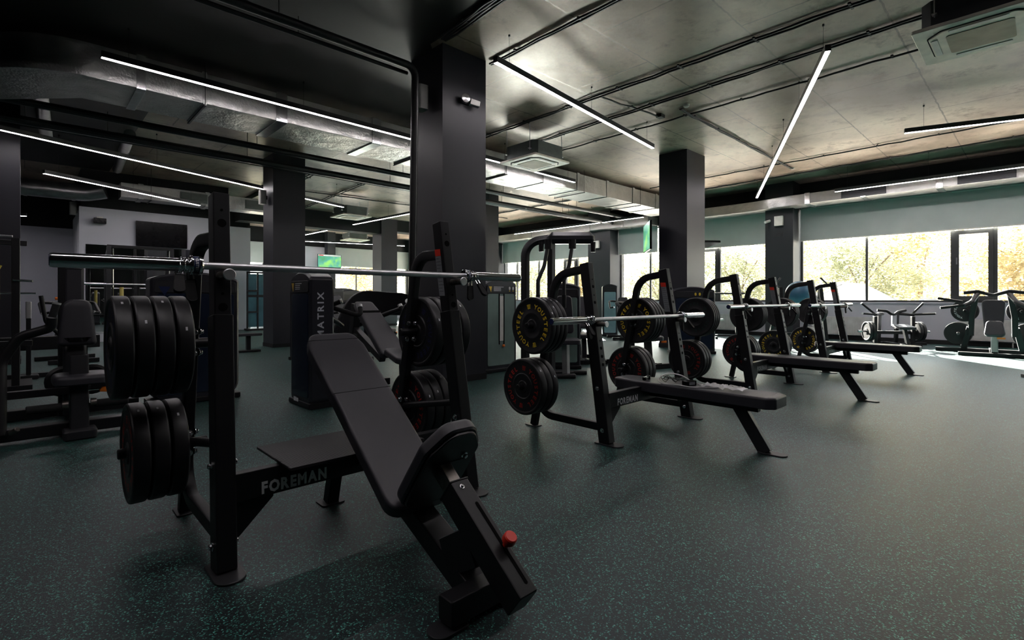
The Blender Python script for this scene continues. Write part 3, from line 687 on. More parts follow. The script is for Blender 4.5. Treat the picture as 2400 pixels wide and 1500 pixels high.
lamp('longest linear lamp, in front of the foil duct, passing behind the big pillar', (0.62, 7.36), (9.31, 7.62), 3.78, 5)
lamp('linear lamp between the big pillar and the second pillar', (3.92, 4.38), (8.22, 4.91), 3.78, 3)
lamp('linear lamp at the right edge of the photo under the big cassette unit', (10.47, 1.6), (11.6, -1.6), 3.78, 3)
lamp('diagonal linear lamp pointing at the right windows', (6.38, 1.65), (14.3, 5.39), 3.78, 6)
lamp('linear lamp running from the left photo edge to the left pillar', (-0.6, 10.76), (6.4, 13.5), 3.6, 4)
lamp('shorter linear lamp in front of the wall with the black television', (0.25, 12.95), (3.17, 14.69), 3.4, 3)
lamp('linear lamp running away behind the big pillar toward the far beam', (8.73, 17.6), (9.09, 10.95), 3.78, 4)
lamp('short linear lamp beyond the far beam, above the green television', (8.65, 21.8), (8.74, 19.0), 3.78, 2)
lamp('far linear lamp parallel to the far wall blind', (8.95, 22.6), (13.2, 21.3), 3.59, 3)
lamp('linear lamp above the big right window blind', (14.0, 3.47), (14.0, -1.5), 3.61, 4)
lamp('linear lamp above the windows left of the second black pillar', (14.0, 14.5), (14.0, 8.7), 3.61, 4)

# ------------------------------------------------------------------ ceiling cassette units
def cassette(label, cx_, cy_, z, dark=False):
    t = thing('ceiling_cassette', label, 'air conditioner', (cx_, cy_, z), 0, 'ceiling cassette air conditioners')
    MB().prism(rpoly([(-0.41, -0.33), (-0.33, -0.41), (0.33, -0.41), (0.41, -0.33), (0.41, 0.33), (0.33, 0.41), (-0.33, 0.41), (-0.41, 0.33)], 0.01, 2), (0, 0, 0.04), (1, 0, 0), (0, 1, 0), 0.26).build('casing', 'unit_dark' if dark else 'unit', t)
    pl = MB().prism(rpoly([(-0.475, -0.475), (0.475, -0.475), (0.475, 0.475), (-0.475, 0.475)], 0.02, 3), (0, 0, 0), (1, 0, 0), (0, 1, 0), 0.035, 0.006)
    pl.build('panel', 'cream', t)
    oct_ = [(-0.37, -0.25), (-0.25, -0.37), (0.25, -0.37), (0.37, -0.25), (0.37, 0.25), (0.25, 0.37), (-0.25, 0.37), (-0.37, 0.25)]
    MB().prism(rpoly([(x * 1.03, y * 1.03) for x, y in oct_], 0.05, 4), (0, 0, -0.003), (1, 0, 0), (0, 1, 0), 0.005).build('gap_line', 'hole', t)
    MB().prism(rpoly(oct_, 0.05, 4), (0, 0, -0.014), (1, 0, 0), (0, 1, 0), 0.014, 0.005).build('face', 'cream', t)
    MB().prism(rpoly([(-0.24, -0.24), (0.24, -0.24), (0.24, 0.24), (-0.24, 0.24)], 0.03, 4), (0, 0, -0.019), (1, 0, 0), (0, 1, 0), 0.008).build('intake_grille', 'grille', t)
    for k in range(4):
        a = k * math.pi / 2; ux = V((math.cos(a), math.sin(a), 0)); uy = V((-math.sin(a), math.cos(a), 0))
        MB().prism(rpoly([(-0.21, -0.03), (0.21, -0.03), (0.21, 0.02), (-0.21, 0.02)], 0.015, 3), uy * -0.325 + V((0, 0, -0.02)), ux, uy, 0.01).build('louvre', 'white_pl', t)
    for sx in (-1, 1):
        for sy in (-1, 1):
            MB().cyl((sx * 0.435, sy * 0.3, 0.12), (sx * 0.435, sy * 0.3, H - z), 0.006, 6).box(sx * 0.435 - 0.03, sx * 0.435 + 0.03, sy * 0.3 - 0.02, sy * 0.3 + 0.02, 0.14, 0.15).build('hanger', 'steel', t)
    return t
cassette('large ceiling cassette unit in the top right corner', 6.70, 0.43, 3.62, True)
cassette('ceiling cassette unit right of the big pillar in front of the foil duct', 6.99, 6.70, 3.62)
cassette('ceiling cassette unit right of the left pillar in front of the far beam', 7.42, 15.12, 3.62)
cassette('farthest ceiling cassette unit, above the lit green television', 10.5, 21.0, 3.62)

# ------------------------------------------------------------------ things on walls and pillars
def speaker(label, loc, rz, m_='white_pl'):
    t = thing('wall_speaker', label, 'speaker', loc, rz, 'small wall speakers')
    MB().prism(rpoly([(-0.09, 0), (0.09, 0), (0.07, 0.13), (-0.07, 0.13)], 0.03, 4), (0, 0, -0.15), (1, 0, 0), (0, -1, 0), -0.30).build('cabinet', m_, t)
    MB().box(-0.03, 0.03, -0.02, 0.03, -0.04, 0.04).build('bracket', 'black_pipe', t, False)
    return t
speaker('grey wall speaker high on the left face of the big pillar', (3.66, 5.42, 3.58), rad(-90), 'white_pl')
speaker('wall speaker on the left face of the left pillar near the lamp end', (3.82, 11.85, 3.28), rad(-90), 'white_pl')
speaker('wall speaker on the corner of the block with the black television', (0.9, 16.3, 3.25), rad(-90), 'white_pl')
speaker('small wall speaker on the pale block right of the near bench upright', (4.13, 16.5, 3.2), rad(90), 'white_pl')
t = thing('flood_light', 'twin white spotlight on the right face of the big pillar', 'spotlight', (4.07, 5.12, 3.57))
MB().lathe([(0, 0), (0, 0.035), (-0.03, 0.055), (-0.07, 0.055), (-0.075, 0)], (-0.05, -0.03, 0.01), (0.3, 1, 0), 16, False).build('lamp_head', 'chrome', t)
MB().bar((0.03, -0.05, 0), (0.15, -0.09, -0.02), 0.07, 0.075, r=0.01).build('sensor_box', 'white_pl', t)
MB().box(-0.09, 0.05, -0.025, 0, -0.03, 0.03).build('mounting_plate', 'black_pipe', t, False)
t = thing('wall_box', 'white square box high on the window pilaster beside the right blind', 'box', (14.85, 5.0, 3.17)); MB().bar((-0.05, 0, -0.13), (-0.05, 0, 0.13), 0.22, 0.08, (1, 0, 0), 0.01).build('cover', 'white_pl', t)
t = thing('spotlight', 'small white spotlight left of the white box on the pilaster', 'spotlight', (14.85, 5.25, 3.2)); MB().tube([(-0.02, 0, 0), (-0.1, 0.02, -0.02), (-0.2, 0.05, -0.05)], 0.035, 10).build('lamp_head', 'white_pl', t)
t = thing('wall_socket', 'dark socket plate on the window pilaster under the white box', 'socket', (14.85, 5.02, 2.8)); MB().box(-0.012, 0, -0.09, 0.09, -0.05, 0.05).build('plate', 'frame2', t, False)
t = thing('wall_box', 'white square box on the pilaster behind the tall butterfly machine', 'box', (14.85, 11.1, 3.0)); MB().bar((-0.05, 0, -0.13), (-0.05, 0, 0.13), 0.22, 0.08, (1, 0, 0), 0.01).build('cover', 'white_pl', t)
t = thing('wall_projector', 'small black device on a white bracket left of the black television', 'device', (1.31, 16.0, 2.96))
MB().bar((-0.12, -0.11, -0.01), (0.12, -0.11, -0.01), 0.16, 0.13, r=0.015).build('body', 'screen', t); MB().box(-0.06, 0.06, -0.1, 0, 0.055, 0.1).build('bracket', 'white_pl', t, False)

def tv(label, loc, rz, w, h, scr, group=None):
    t = thing('television', label, 'television', loc, rz)
    MB().bar((-w / 2, -0.05, 0), (w / 2, -0.05, 0), 0.045, h, (0, 0, 1), 0.006).build('bezel', 'screen', t)
    MB().box(-w / 2 + 0.012, w / 2 - 0.012, -0.0745, -0.0725, -h / 2 + 0.02, h / 2 - 0.012).build('screen', scr, t, False)
    MB().box(-0.2, 0.2, -0.028, 0, -0.15, 0.15).build('wall_bracket', 'black_pipe', t, False)
    return t
tv('black switched-off television on the pale wall above the mirror', (2.585, 15.99, 2.72), 0, 1.12, 0.64, 'screen')
g = tv('lit television with a green picture on the far wall', (10.36, 23.345, 2.83), 0, 1.14, 0.62, 'tv_green')
MB().box(-0.55, 0.55, -0.0762, -0.0748, 0.22, 0.29).build('caption_strip', 'txt_white', g, False)
MB().box(-0.52, -0.3, -0.0775, -0.0763, 0.235, 0.275).build('channel_mark', 'red', g, False)
t = tv('lit green television seen edge-on at the left of the second pillar', (10.03, 5.95, 3.02), rad(-55), 1.0, 0.62, 'tv_green')
t.location = (10.0, 6.05, 2.42); t.rotation_euler = (0, 0, rad(-140.7))
t = thing('wall_mirror', 'large frameless mirror on the pale wall under the black television', 'mirror', (2.15, 16.0, 0.25))
MB().box(-1.1, 1.1, -0.012, -0.001, 0, 2.13).build('glass', 'mirror', t, False)
MB().box(-1.1, 1.1, -0.016, -0.0, -0.03, 0).build('lower_rail', 'steel', t, False)
t = thing('television', 'dark television on a swing arm seen from below right of the second pillar', 'television', (10.86, 5.5, 2.30), rad(-20))
MB().bar((0.10, 0, 0), (0.66, 0, 0.02), 0.40, 0.05, (0, 0.2, 1), 0.006).build('bezel', 'screen', t); MB().tube([(0.004, 0, -0.12), (0.18, 0, -0.10), (0.36, 0, -0.02)], 0.02).build('swing_arm', 'frame', t)

# ------------------------------------------------------------------ outside
struct('ground_outside', MB().box(XW + 0.3, 140, -60, 140, -3.2, -3), wall_mat('ground_paving', (0.8, 0.76, 0.72)))
struct('ground_outside', MB().box(-60, XW + 0.3, YF + 0.4, 140, -3.2, -3), wall_mat('ground_grass_far', (0.30, 0.28, 0.16)))
def tree(proto_seed, m_):
    rnd = random.Random(proto_seed); t = thing('tree', '', 'tree')
    b = MB().tube([(0, 0, 0), (0.1, 0, 2.5), (0.0, 0.1, 5)], 0.16, 8)
    for k in range(5):
        a = rnd.uniform(0, 6.28); z = rnd.uniform(2.2, 5); b.tube([(0.05, 0, z), (math.cos(a) * 1.2, math.sin(a) * 1.2, z + 1.2), (math.cos(a) * 2.2, math.sin(a) * 2.2, z + 2.0)], 0.05, 6)
    b.build('trunk', 'bark', t)
    lv = MB(); lobes = [(V((rnd.uniform(-2.3, 2.3), rnd.uniform(-2.3, 2.3), rnd.uniform(1.6, 8.2))), rnd.uniform(1.2, 1.9)) for k in range(30)]
    for k in range(21000):
        c, r = lobes[k % 30]
        d = V((rnd.gauss(0, 1), rnd.gauss(0, 1), rnd.gauss(0, 1))).normalized() * r * rnd.uniform(0.55, 1.05) ** 0.5
        p = c + d; s_ = rnd.uniform(0.05, 0.12); n = V((rnd.gauss(0, 1), rnd.gauss(0, 1), rnd.gauss(0, 1))).normalized(); dd, sd, u = frame(n)
        lv.add([p - sd * s_, p - u * s_ * 0.6, p + sd * s_, p + u * s_ * 0.6], [(0, 1, 2, 3)])
    lv.build('foliage', m_, t, False); return t
ty = tree(3, 'leaf_yellow'); tg = tree(5, 'leaf_green')
spots = [(40, 1.0, 0, 'tilting sash of the long right window', 1.0), (41, 8.6, 1, 'long right window, behind the gabled house', 1.0), (40, 16.2, 1, 'window right of the second pillar', 1.0), (41, 23.8, 1, 'window left of the second pillar', 1.0), (40, 31.4, 0, 'window by the butterfly machine column', 1.0),
         (40, 39.0, 1, 'window behind the butterfly machine', 1.0), (40, 46.6, 0, 'window in the far corner', 1.0), (50.5, -3.5, 1, 'right edge of the long right window, farther back', 1.35), (50, 6.6, 0, 'long right window, farther back', 1.35), (50.5, 16.8, 0, 'second window, farther back', 1.35), (50, 27.0, 1, 'window left of the second pillar, farther back', 1.35), (50.5, 37.2, 0, 'window behind the butterfly machine, farther back', 1.35), (50.5, 47.6, 1, 'far corner window, farther back', 1.35),
         (23.5, 44, 0, 'far wall window, left pane', 1.0), (31.5, 48, 1, 'far wall window, right pane', 1.0)]
used = set()
for x, y, g_, where, s_ in spots:
    src = tg if g_ else ty; o = src if g_ not in used else copy_tree(src); used.add(g_)
    o.location = (x, y, -3); o.scale = (s_, s_, s_); o.rotation_euler = (0, 0, random.uniform(0, 6))
    tag(o, ('pale green tree outside the ' if g_ else 'golden autumn tree outside the ') + where, 'tree', 'trees outside the windows')
def house(label, x, y, w, d, hw, hr):
    t = thing('house', label, 'house', (x, y, -3))
    MB().loft([[V((dx, -w / 2, 0)), V((dx, w / 2, 0)), V((dx, w / 2, hw)), V((dx, 0, hr)), V((dx, -w / 2, hw))] for dx in (0, d)]).build('walls', 'house', t, False)
    rf = MB()
    for s in (-1, 1):
        rf.loft([[V((dx, 0, hr + 0.02)), V((dx, 0, hr + 0.12)), V((dx, s * (w / 2 + 0.3), hw - 0.12)), V((dx, s * (w / 2 + 0.3), hw - 0.22))] for dx in (-0.25, d + 0.25)])
    rf.build('roof', 'house_roof', t, False)
house('white gabled house outside the long right window', 28.5, 6.75, 2.5, 4, 4.05, 4.75)
house('pale roofed house outside, right of the white gabled house', 30.5, 4.0, 1.6, 4, 3.3, 3.95)

# ------------------------------------------------------------------ bench racks
def rot_x(y, z, a):
    return y * math.cos(a) - z * math.sin(a), y * math.sin(a) + z * math.cos(a)
def bolt(mb, p, d, r=0.011, l=0.012):
    p = V(p); d = V(d).normalized(); mb.cyl(p, p + d * 0.003, r * 1.5, 14); mb.tube([p + d * 0.003, p + d * (0.003 + l)], r, 10, ch=0.003)
def make_rack(label, loc, zt, zbar, incline=False, lettering=True):
    t = thing('bench_rack', label, 'bench rack', loc, 0, 'bench press racks with plate storage')
    seam = zt * 0.66
    for s in (-1, 1):
        f0 = V((s * 0.61, 0.0, 0.0)); f1 = V((s * 0.575, 0.22, zt)); d = (f1 - f0)
        at = lambda z: f0 + d * (z / zt)
        nrm = V((0, -1, 0.16)).normalized()
        up = MB().bar(at(0.008), at(seam), 0.075, 0.095, (0, 1, 0), 0.008)
        up.bar(at(seam - 0.02), at(zt), 0.064, 0.082, (0, 1, 0), 0.006)
        u = up.build('upright', 'frame', t)
        for z in ((zbar - 0.17, zbar + 0.18) if incline else (zbar + 0.12, zbar + 0.24, zbar - 0.22, zbar - 0.28, zbar - 0.34)):
            fn = V((0, -zt, 0.22)).normalized(); of = (0.0412 if z > seam else 0.0477); c = at(z) + fn * of; MB().cyl(c, c + fn * 0.0012, 0.017 if incline else 0.012, 16).build('adjustment_hole', 'hole', u)
            c2 = at(z + 0.055) + fn * of; MB().cyl(c2, c2 + fn * 0.0012, 0.0055, 8).build('small_hole', 'hole', u)
        if s > 0 or not incline:
            if s > 0:
                q = at(zt * 0.80) + V((-0.0335, 0.012, 0)); dn = d.normalized(); fw = V((0, -1, 0))
                st = MB().prism([(-0.026, -0.125), (0.026, -0.125), (0.026, 0.105), (-0.026, 0.105)], q, fw, dn, -0.001)
                so = st.build('warning_sticker', 'sticker', u, False); so['label'] = 'grey instruction sticker with red heading'
                MB().prism([(-0.026, 0.106), (0.026, 0.106), (0.026, 0.145), (-0.026, 0.145)], q, fw, dn, -0.001).build('sticker_heading', 'red', u, False)
                lm = MB()
                for k in range(11): lm.prism([(-0.02, 0), (0.012 + 0.008 * (k % 3), 0), (0.012 + 0.008 * (k % 3), 0.0018), (-0.02, 0.0018)], q + V((-0.0012, 0, 0)) + dn * (0.09 - k * 0.019), fw, dn, -0.0005)
                lm.build('sticker_lines', 'hole', u, False)
        # foot plate: round-ended tab running toward the front
        MB().prism(rpoly([(-0.055, -0.135), (0.055, -0.135), (0.055, 0.08), (-0.055, 0.08)], [0.054, 0.054, 0.015, 0.015], 8), (s * 0.61, 0, 0), (1, 0, 0), (0, 1, 0), 0.009, 0.002).build('foot_plate', 'frame2', t)
        # rear storage column: low tube from the upright, up the back, arch to the upright head
        xa = s * 0.60
        path = fillet([(xa, 0.06, 0.115), (xa, 0.725, 0.115), (xa, 0.50, zt - 0.08 - 0.10 * incline), (xa * 0.965, 0.24, zt - 0.045 - 0.14 * incline)], [0.16, 0.26], 8)
        MB().rtube(path, 0.052, 0.062, (1, 0, 0) if False else (0, 0, 1), 0.012).build('storage_column', 'frame', t)
        MB().bar((xa, 0.745, 0.008), (xa, 0.70, 0.21), 0.05, 0.055, (0, 1, 0)).build('rear_leg', 'frame', t)
        MB().prism(rpoly([(-0.04, -0.06), (0.04, -0.06), (0.04, 0.085), (-0.04, 0.085)], [0.01, 0.01, 0.04, 0.04], 6), (xa, 0.75, 0), (1, 0, 0), (0, 1, 0), 0.008, 0.002).build('rear_foot', 'frame2', t)
        if incline: MB().cyl((xa, 0.66, 0.37), (s * 0.598, 0.09, 0.475), 0.02, 14).build('spacer_tube', 'frame', t)
        bolts = []
        def bolt_(*a): q_ = MB(); bolt(q_, *a); q_.build('bolt', 'chrome', t)
        for z, y in ((0.36, 0.665), (0.85, 0.565)):
            MB().tube([(xa - s * 0.028 - s * 0.055, y, z), (xa + s * 0.272, y, z)], 0.0235, 18, ch=0.004).build('storage_peg', 'frame', t)
            for dz in (0.055, -0.045):
                bolt_((xa - s * 0.0262, y - 0.005 - dz * 0.2, z + dz), (-s, 0, 0)); bolt_((xa, y - 0.031 - dz * 0.2, z + dz), (0, -1, 0))
        for z in (0.10, 0.40):
            p = at(z)
            bolt_(p + V((-0.038, 0, 0)), (-1, 0, 0)); bolt_(p + V((0.038, 0, 0)), (1, 0, 0))
        # bar hook: steel peg under the bar
        hp = at(zbar - 0.05); xh = hp.x + s * 0.008
        hk = MB().tube([(xh, hp.y - 0.03, zbar - 0.036), (xh - s * 0.005, 0.02, zbar - 0.034)], 0.0175, 18, ch=0.002)
        hko = hk.build('bar_hook', 'dark_steel', t); hko['label'] = 'steel bar hook'
        MB().cyl((xh - s * 0.005, 0.021, zbar - 0.034), (xh - s * 0.005, 0.013, zbar - 0.034), 0.0235, 20, 0.003).build('hook_cap', 'steel', hko)
    # crossbar with gussets and lettering
    cb = MB().bar((-0.575, 0.03, 0.305), (0.575, 0.03, 0.305), 0.05, 0.115, (0, 0, 1), 0.006)
    for s in (-1, 1):
        cb.prism([(0, 0), (s * 0.15, 0), (s * 0.15, -0.012), (0, -0.16)], (s * -0.572, 0.045 if s < 0 else 0.045, 0.25), (1, 0, 0), (0, 0, 1), 0.03)
    c = cb.build('crossbar', 'frame', t)
    tm = MB(); text(tm, 'FOREMAN', (-0.335, 0.0035, 0.285), (1, 0, 0), (0, 0, 1), 0.045, 0.80, 0.09, True, 0.045)
    tm.build('lettering', 'txt_grey', c, False)
    if not incline:
        MB().bar((0, 0.28, 0.298), (0, -0.84, 0.298), 0.05, 0.05, (0, 0, 1)).bar((0, 0.055, 0.25), (0, 0.055, 0.33), 0.12, 0.07, (0, 1, 0)).build('bench_beam', 'frame', t)
        pd = MB().pad(rpoly([(-0.105, 0.30), (-0.145, 0.05), (-0.145, -0.93), (-0.10, -0.985), (0.10, -0.985), (0.145, -0.93), (0.145, 0.05), (0.105, 0.30)], [0.04, 0.1, 0.03, 0.03, 0.03, 0.03, 0.1, 0.04], 4), (0, 0, 0.324), (1, 0, 0), (0, 1, 0), 0.078, 0.016, 0.002).build('bench_pad', 'vinyl', t)
        MB().box(-0.137, 0.137, -0.171, -0.168, 0.4015, 0.4025).build('seam', 'hole', pd, False)
        MB().bar((0, -0.70, 0.30), (0, -0.885, 0.004), 0.055, 0.085, (0, 1, 0)).build('front_leg', 'frame2', t)
        MB().prism(rpoly([(-0.045, -0.12), (0.045, -0.12), (0.045, 0.06), (-0.045, 0.06)], [0.044, 0.044, 0.01, 0.01], 8), (0, -0.90, 0), (1, 0, 0), (0, 1, 0), 0.009, 0.002).build('front_foot', 'frame2', t)
    else:
        cx_ = -0.03
        # spotter step behind the backrest
        MB().bar((-0.08, 0.30, 0.372), (-0.08, -0.115, 0.372), 0.64, 0.012, (0, 0, 1), 0.004).build('spotter_step', 'ribbed', t)
        MB().bar((-0.30, 0.16, 0.352), (0.30, 0.16, 0.352), 0.04, 0.03).bar((0, 0.28, 0.35), (0, -0.04, 0.35), 0.05, 0.03).build('step_support', 'frame', t)
        MB().bar((-0.02, 0.26, 0.35), (-0.02, 0.36, 0.006), 0.06, 0.06, (0, 1, 0)).build('step_leg', 'frame', t)
        MB().prism(rpoly([(-0.06, -0.05), (0.06, -0.05), (0.06, 0.06), (-0.06, 0.06)], 0.02, 3), (-0.02, 0.36, 0), (1, 0, 0), (0, 1, 0), 0.008).build('step_foot', 'frame2', t)
        # backrest, 36.5 degrees
        A = rad(36.5); ca, sa = math.cos(A), math.sin(A); bu = V((0, ca, sa)); bn = V((0, -sa, ca))
        low = V((cx_, -0.52, 0.255)); L_ = 1.06; th = 0.055
        bp = MB().pad(rpoly([(-0.145, 0), (0.145, 0), (0.145, L_ - 0.10), (0.115, L_), (-0.115, L_), (-0.145, L_ - 0.10)], [0.06, 0.06, 0.06, 0.05, 0.05, 0.06], 5), low - bn * th, (1, 0, 0), bu, th, 0.014, 0.002).build('backrest_pad', 'vinyl', t)
        for f in (0.60, 0.945): MB().prism([(-0.1435, -0.0012), (0.1435, -0.0012), (0.1435, 0.0012), (-0.1435, 0.0012)], low + bu * (L_ * f) + bn * 0.0016, (1, 0, 0), bu, 0.001).build('seam', 'hole', bp, False)
        MB().prism(rpoly([(-0.12, 0.03), (0.12, 0.03), (0.12, L_ - 0.06), (-0.12, L_ - 0.06)], 0.03, 3), low - bn * (th + 0.012), (1, 0, 0), bu, 0.012).build('backing_board', 'frame', t)
        # spine tube under the backrest to the front foot
        s0 = V((cx_ + 0.02, -0.30, 0.245)); s1 = V((cx_ - 0.01, -0.875, 0.045)); s9 = low - bn * (th + 0.055) + bu * 0.50
        MB().bar(s0, s1, 0.10, 0.085, (0, 0, 1), 0.008).bar(s0, s9, 0.07, 0.08, (0, 0, 1), 0.008).bar(s9 - bu * 0.06, (cx_, 0.02, 0.31), 0.06, 0.075, (0, 0, 1)).build('spine_tube', 'frame', t)
        fy = -0.885
        MB().bar((cx_ - 0.17, fy, 0.06), (cx_ + 0.11, fy, 0.06), 0.075, 0.085, (0, 0, 1), 0.008).build('front_crossbar', 'frame', t)
        for s in (-1, 1):
            MB().prism(rpoly([(-0.075, -0.045), (0.05, -0.045), (0.05, 0.045), (-0.075, 0.045)] if s < 0 else [(-0.05, -0.045), (0.075, -0.045), (0.075, 0.045), (-0.05, 0.045)], [0.04, 0.01, 0.01, 0.04] if s < 0 else [0.01, 0.04, 0.04, 0.01], 6), (cx_ - 0.03 + s * 0.125, fy, 0), (1, 0, 0), (0, 1, 0), 0.012, 0.002).build('front_foot', 'frame2', t)
        # seat, square to the backrest
        su = bn; sn = bu; so = low + bu * 0.055 + bn * 0.012
        MB().pad(rpoly([(-0.13, 0), (0.13, 0), (0.125, 0.30), (0.06, 0.405), (-0.06, 0.405), (-0.125, 0.30)], [0.06, 0.06, 0.05, 0.06, 0.06, 0.05], 6), so + V((0, 0, 0)) - sn * 0.055, (-1, 0, 0), su, 0.055, 0.02, 0.004).build('seat_pad', 'vinyl', t)
        bb = MB().prism(rpoly([(-0.118, 0.008), (0.118, 0.008), (0.113, 0.30), (0.052, 0.392), (-0.052, 0.392), (-0.113, 0.30)], [0.05, 0.05, 0.05, 0.06, 0.06, 0.05], 6), so - sn * 0.068, (-1, 0, 0), su, 0.013, 0.003)
        bb.bar(so - sn * 0.0695 + su * 0.245 - V((0.075, 0, 0)), so - sn * 0.0695 + su * 0.245 + V((0.075, 0, 0)), 0.006, 0.004, sn, 0.001)
        bb.build('seat_board', 'vinyl_edge', t)
        for dx, du in ((-0.02, 0.20), (0.055, 0.27)):
            bz = MB(); bolt(bz, so - sn * 0.068 + su * du + V((dx, 0, 0)), -sn, 0.009); bz.build('seat_bolt', 'chrome', t)
        # sliding post and outer tube parallel to the backrest
        q0 = so - sn * 0.066 + su * 0.21 + V((-0.02, 0, 0))
        MB().bar(q0, q0 - sn * 0.30, 0.05, 0.062, su, 0.004).build('seat_post', 'dark_steel', t)['label'] = 'bare worn steel sliding post'
        q1 = q0 - sn * 0.09; q2 = q0 - sn * 0.53
        tb = MB().bar(q1, q2, 0.078, 0.10, su, 0.008).bar(q1 - sn * 0.006, q1 + sn * 0.004, 0.084, 0.106, su, 0.008).build('seat_tube', 'frame', t)
        tp = su * 0.0503
        MB().prism(rpoly([(-0.006, -0.41), (0.006, -0.41), (0.006, -0.10), (-0.006, -0.10)], 0.0058, 5), q1 + tp + V((0.012, 0, 0)), (1, 0, 0), sn, 0.0012).build('slot', 'hole', tb, False)
        bz = MB(); bolt(bz, q1 - sn * 0.03 + tp - V((0.005, 0, 0)), su, 0.006, 0.005); bz.build('tube_bolt', 'chrome', tb)
        kb = q1 - sn * 0.275 + tp + V((0.02, 0, 0))
        ko = MB().lathe([(0, 0), (0, 0.010), (0.018, 0.010), (0.020, 0.020), (0.026, 0.0235), (0.046, 0.0225), (0.050, 0.019), (0.050, 0)], kb, su, 20, False).build('knob', 'red', t); ko['label'] = 'red pull knob'
        MB().bar(q1 - sn * 0.20 - su * 0.045, V((cx_ - 0.02, -0.72, 0.13)), 0.07, 0.13, sn, 0.006).build('tube_strut', 'frame', t)
    return t

R = {}
R[1] = ('incline bench rack', make_rack('black incline bench rack nearest the camera, with red knob on its tube', (1.17, 2.21, 0), 1.50, 1.19, True))
R[2] = ('cluttered flat bench rack', make_rack('black flat bench rack with cables and plastic film lying on its pad', (3.68, 2.21, 0), 1.33, 0.905))
R[3] = ('middle flat bench rack', make_rack('black flat bench rack with clear pad, between the cluttered one and the farthest', (6.31, 2.19, 0), 1.33, 0.975))
R[4] = ('farthest flat bench rack', make_rack('black flat bench rack nearest the windows, farthest in the row', (8.93, 2.17, 0), 1.33, 0.965))
RX = {1: (1.17, 2.21), 2: (3.68, 2.21), 3: (6.31, 2.19), 4: (8.93, 2.17)}
RZ = {1: 1.19, 2: 0.905, 3: 0.975, 4: 0.965}

# ------------------------------------------------------------------ barbells and spring clips
def make_bar(label, x, y, z):
    t = thing('barbell', label, 'barbell', (x, y, z), 0, 'barbells on the bench racks')
    sh = MB().cyl((-0.655, 0, 0), (0.655, 0, 0), 0.0148, 20)
    for a, b in ((-0.50, -0.20), (0.20, 0.50), (-0.06, 0.06)): sh.cyl((a, 0, 0), (b, 0, 0), 0.0151, 20)
    for a in (-0.41, 0.41, 0.02): sh.cyl((a - 0.003, 0, 0), (a + 0.003, 0, 0), 0.0157, 20)
    sh.build('shaft', 'steel', t)
    for s in (-1, 1):
        sl = MB().lathe([(0.655, 0), (0.655, 0.022), (1.085, 0.0250), (1.094, 0.0248), (1.099, 0.022), (1.099, 0)] if False else [(0.690, 0.0), (0.690, 0.025), (1.088, 0.025), (1.097, 0.0225), (1.097, 0.0)], (0, 0, 0), (s, 0, 0), 28, False).build('sleeve', 'chrome', t)
        MB().cyl((s * 1.0972, 0, 0), (s * 1.099, 0, 0), 0.019, 20).build('end_cap', 'blue_band', sl)
        co = MB().lathe([(0.652, 0.0145), (0.652, 0.033), (0.657, 0.037), (0.663, 0.037), (0.665, 0.0345), (0.684, 0.0345), (0.686, 0.037), (0.690, 0.037), (0.693, 0.034), (0.693, 0.02)], (0, 0, 0), (s, 0, 0), 32, False).build('collar_ring', 'chrome', t)
        MB().lathe([(0.6652, 0.034), (0.6652, 0.0352), (0.6838, 0.0352), (0.6838, 0.034)], (0, 0, 0), (s, 0, 0), 32, False).build('collar_band', 'blue_band', co)
        tm = MB(); k = 0; word = 'YOUSTEEL  20'
        for i, ch in enumerate(word):
            if ch == ' ': continue
            a = rad(205 - (i - 5.5) * -14 - 90)
            a = rad(90 + 25 + (5.5 - i) * -13.5 + 0)
            e = V((0, -math.sin(a), math.cos(a))); tn = V((0, -math.cos(a), -math.sin(a)))
            vs, fs, x0, x1 = glyph(ch); kk = 0.0095 / 0.69
            tm.add([V((s * 0.6745, 0, 0)) + e * 0.0357 + tn * ((v.x - (x0 + x1) / 2) * kk) + V((1, 0, 0)) * ((v.y - 0.35) * kk) * 1.0 for v in vs], fs)
        tm.build('lettering', 'txt_white', co, False)
    return t
def make_clip(label, loc, ang=20, flip=1):
    t = thing('spring_clip', label, 'spring clip', loc, 0, 'spring clips on the barbells')
    pts = []; n = 12
    for i in range(n * 4 + 4):
        a = 2 * math.pi * i / n + rad(200); pts.append((flip * -0.036 * i / (n * 4 + 4), 0.0275 * math.sin(a), 0.0275 * math.cos(a)))
    MB().tube(pts, 0.0027, 8).build('coil', 'chrome', t)
    for k, (dx, a) in enumerate(((0.002, ang), (-0.036, ang + 32))):
        a = rad(a); d = V((flip * (-0.10 if k else 0.05), -math.sin(a), -math.cos(a))).normalized(); s_ = V((1, 0, 0))
        x = flip * dx; st = V((x, -0.0275 * math.sin(a), -0.0275 * math.cos(a)))
        w1 = MB().tube([st - s_ * 0.011, st + d * 0.035 - s_ * 0.011], 0.0025, 8).tube([st + s_ * 0.011, st + d * 0.035 + s_ * 0.011], 0.0025, 8)
        arm = w1.build('arm', 'chrome', t)
        ax = d; nn = d.cross(s_).normalized()
        MB().prism(rpoly([(-0.016, 0), (0.016, 0), (0.021, 0.085), (-0.021, 0.085)], [0.005, 0.005, 0.018, 0.018], 5), st + d * 0.028 - nn * 0.005, (1, 0, 0), d, -0.010, 0.002).build('grip', 'grip', t)
    return t
BN = {1: 'incline bench rack', 2: 'cluttered flat bench rack', 3: 'middle flat bench rack', 4: 'farthest flat bench rack'}
BX = {1: (1.155, 2.295), 2: (3.66, 2.30), 3: (6.38, 2.275), 4: (8.94, 2.25)}
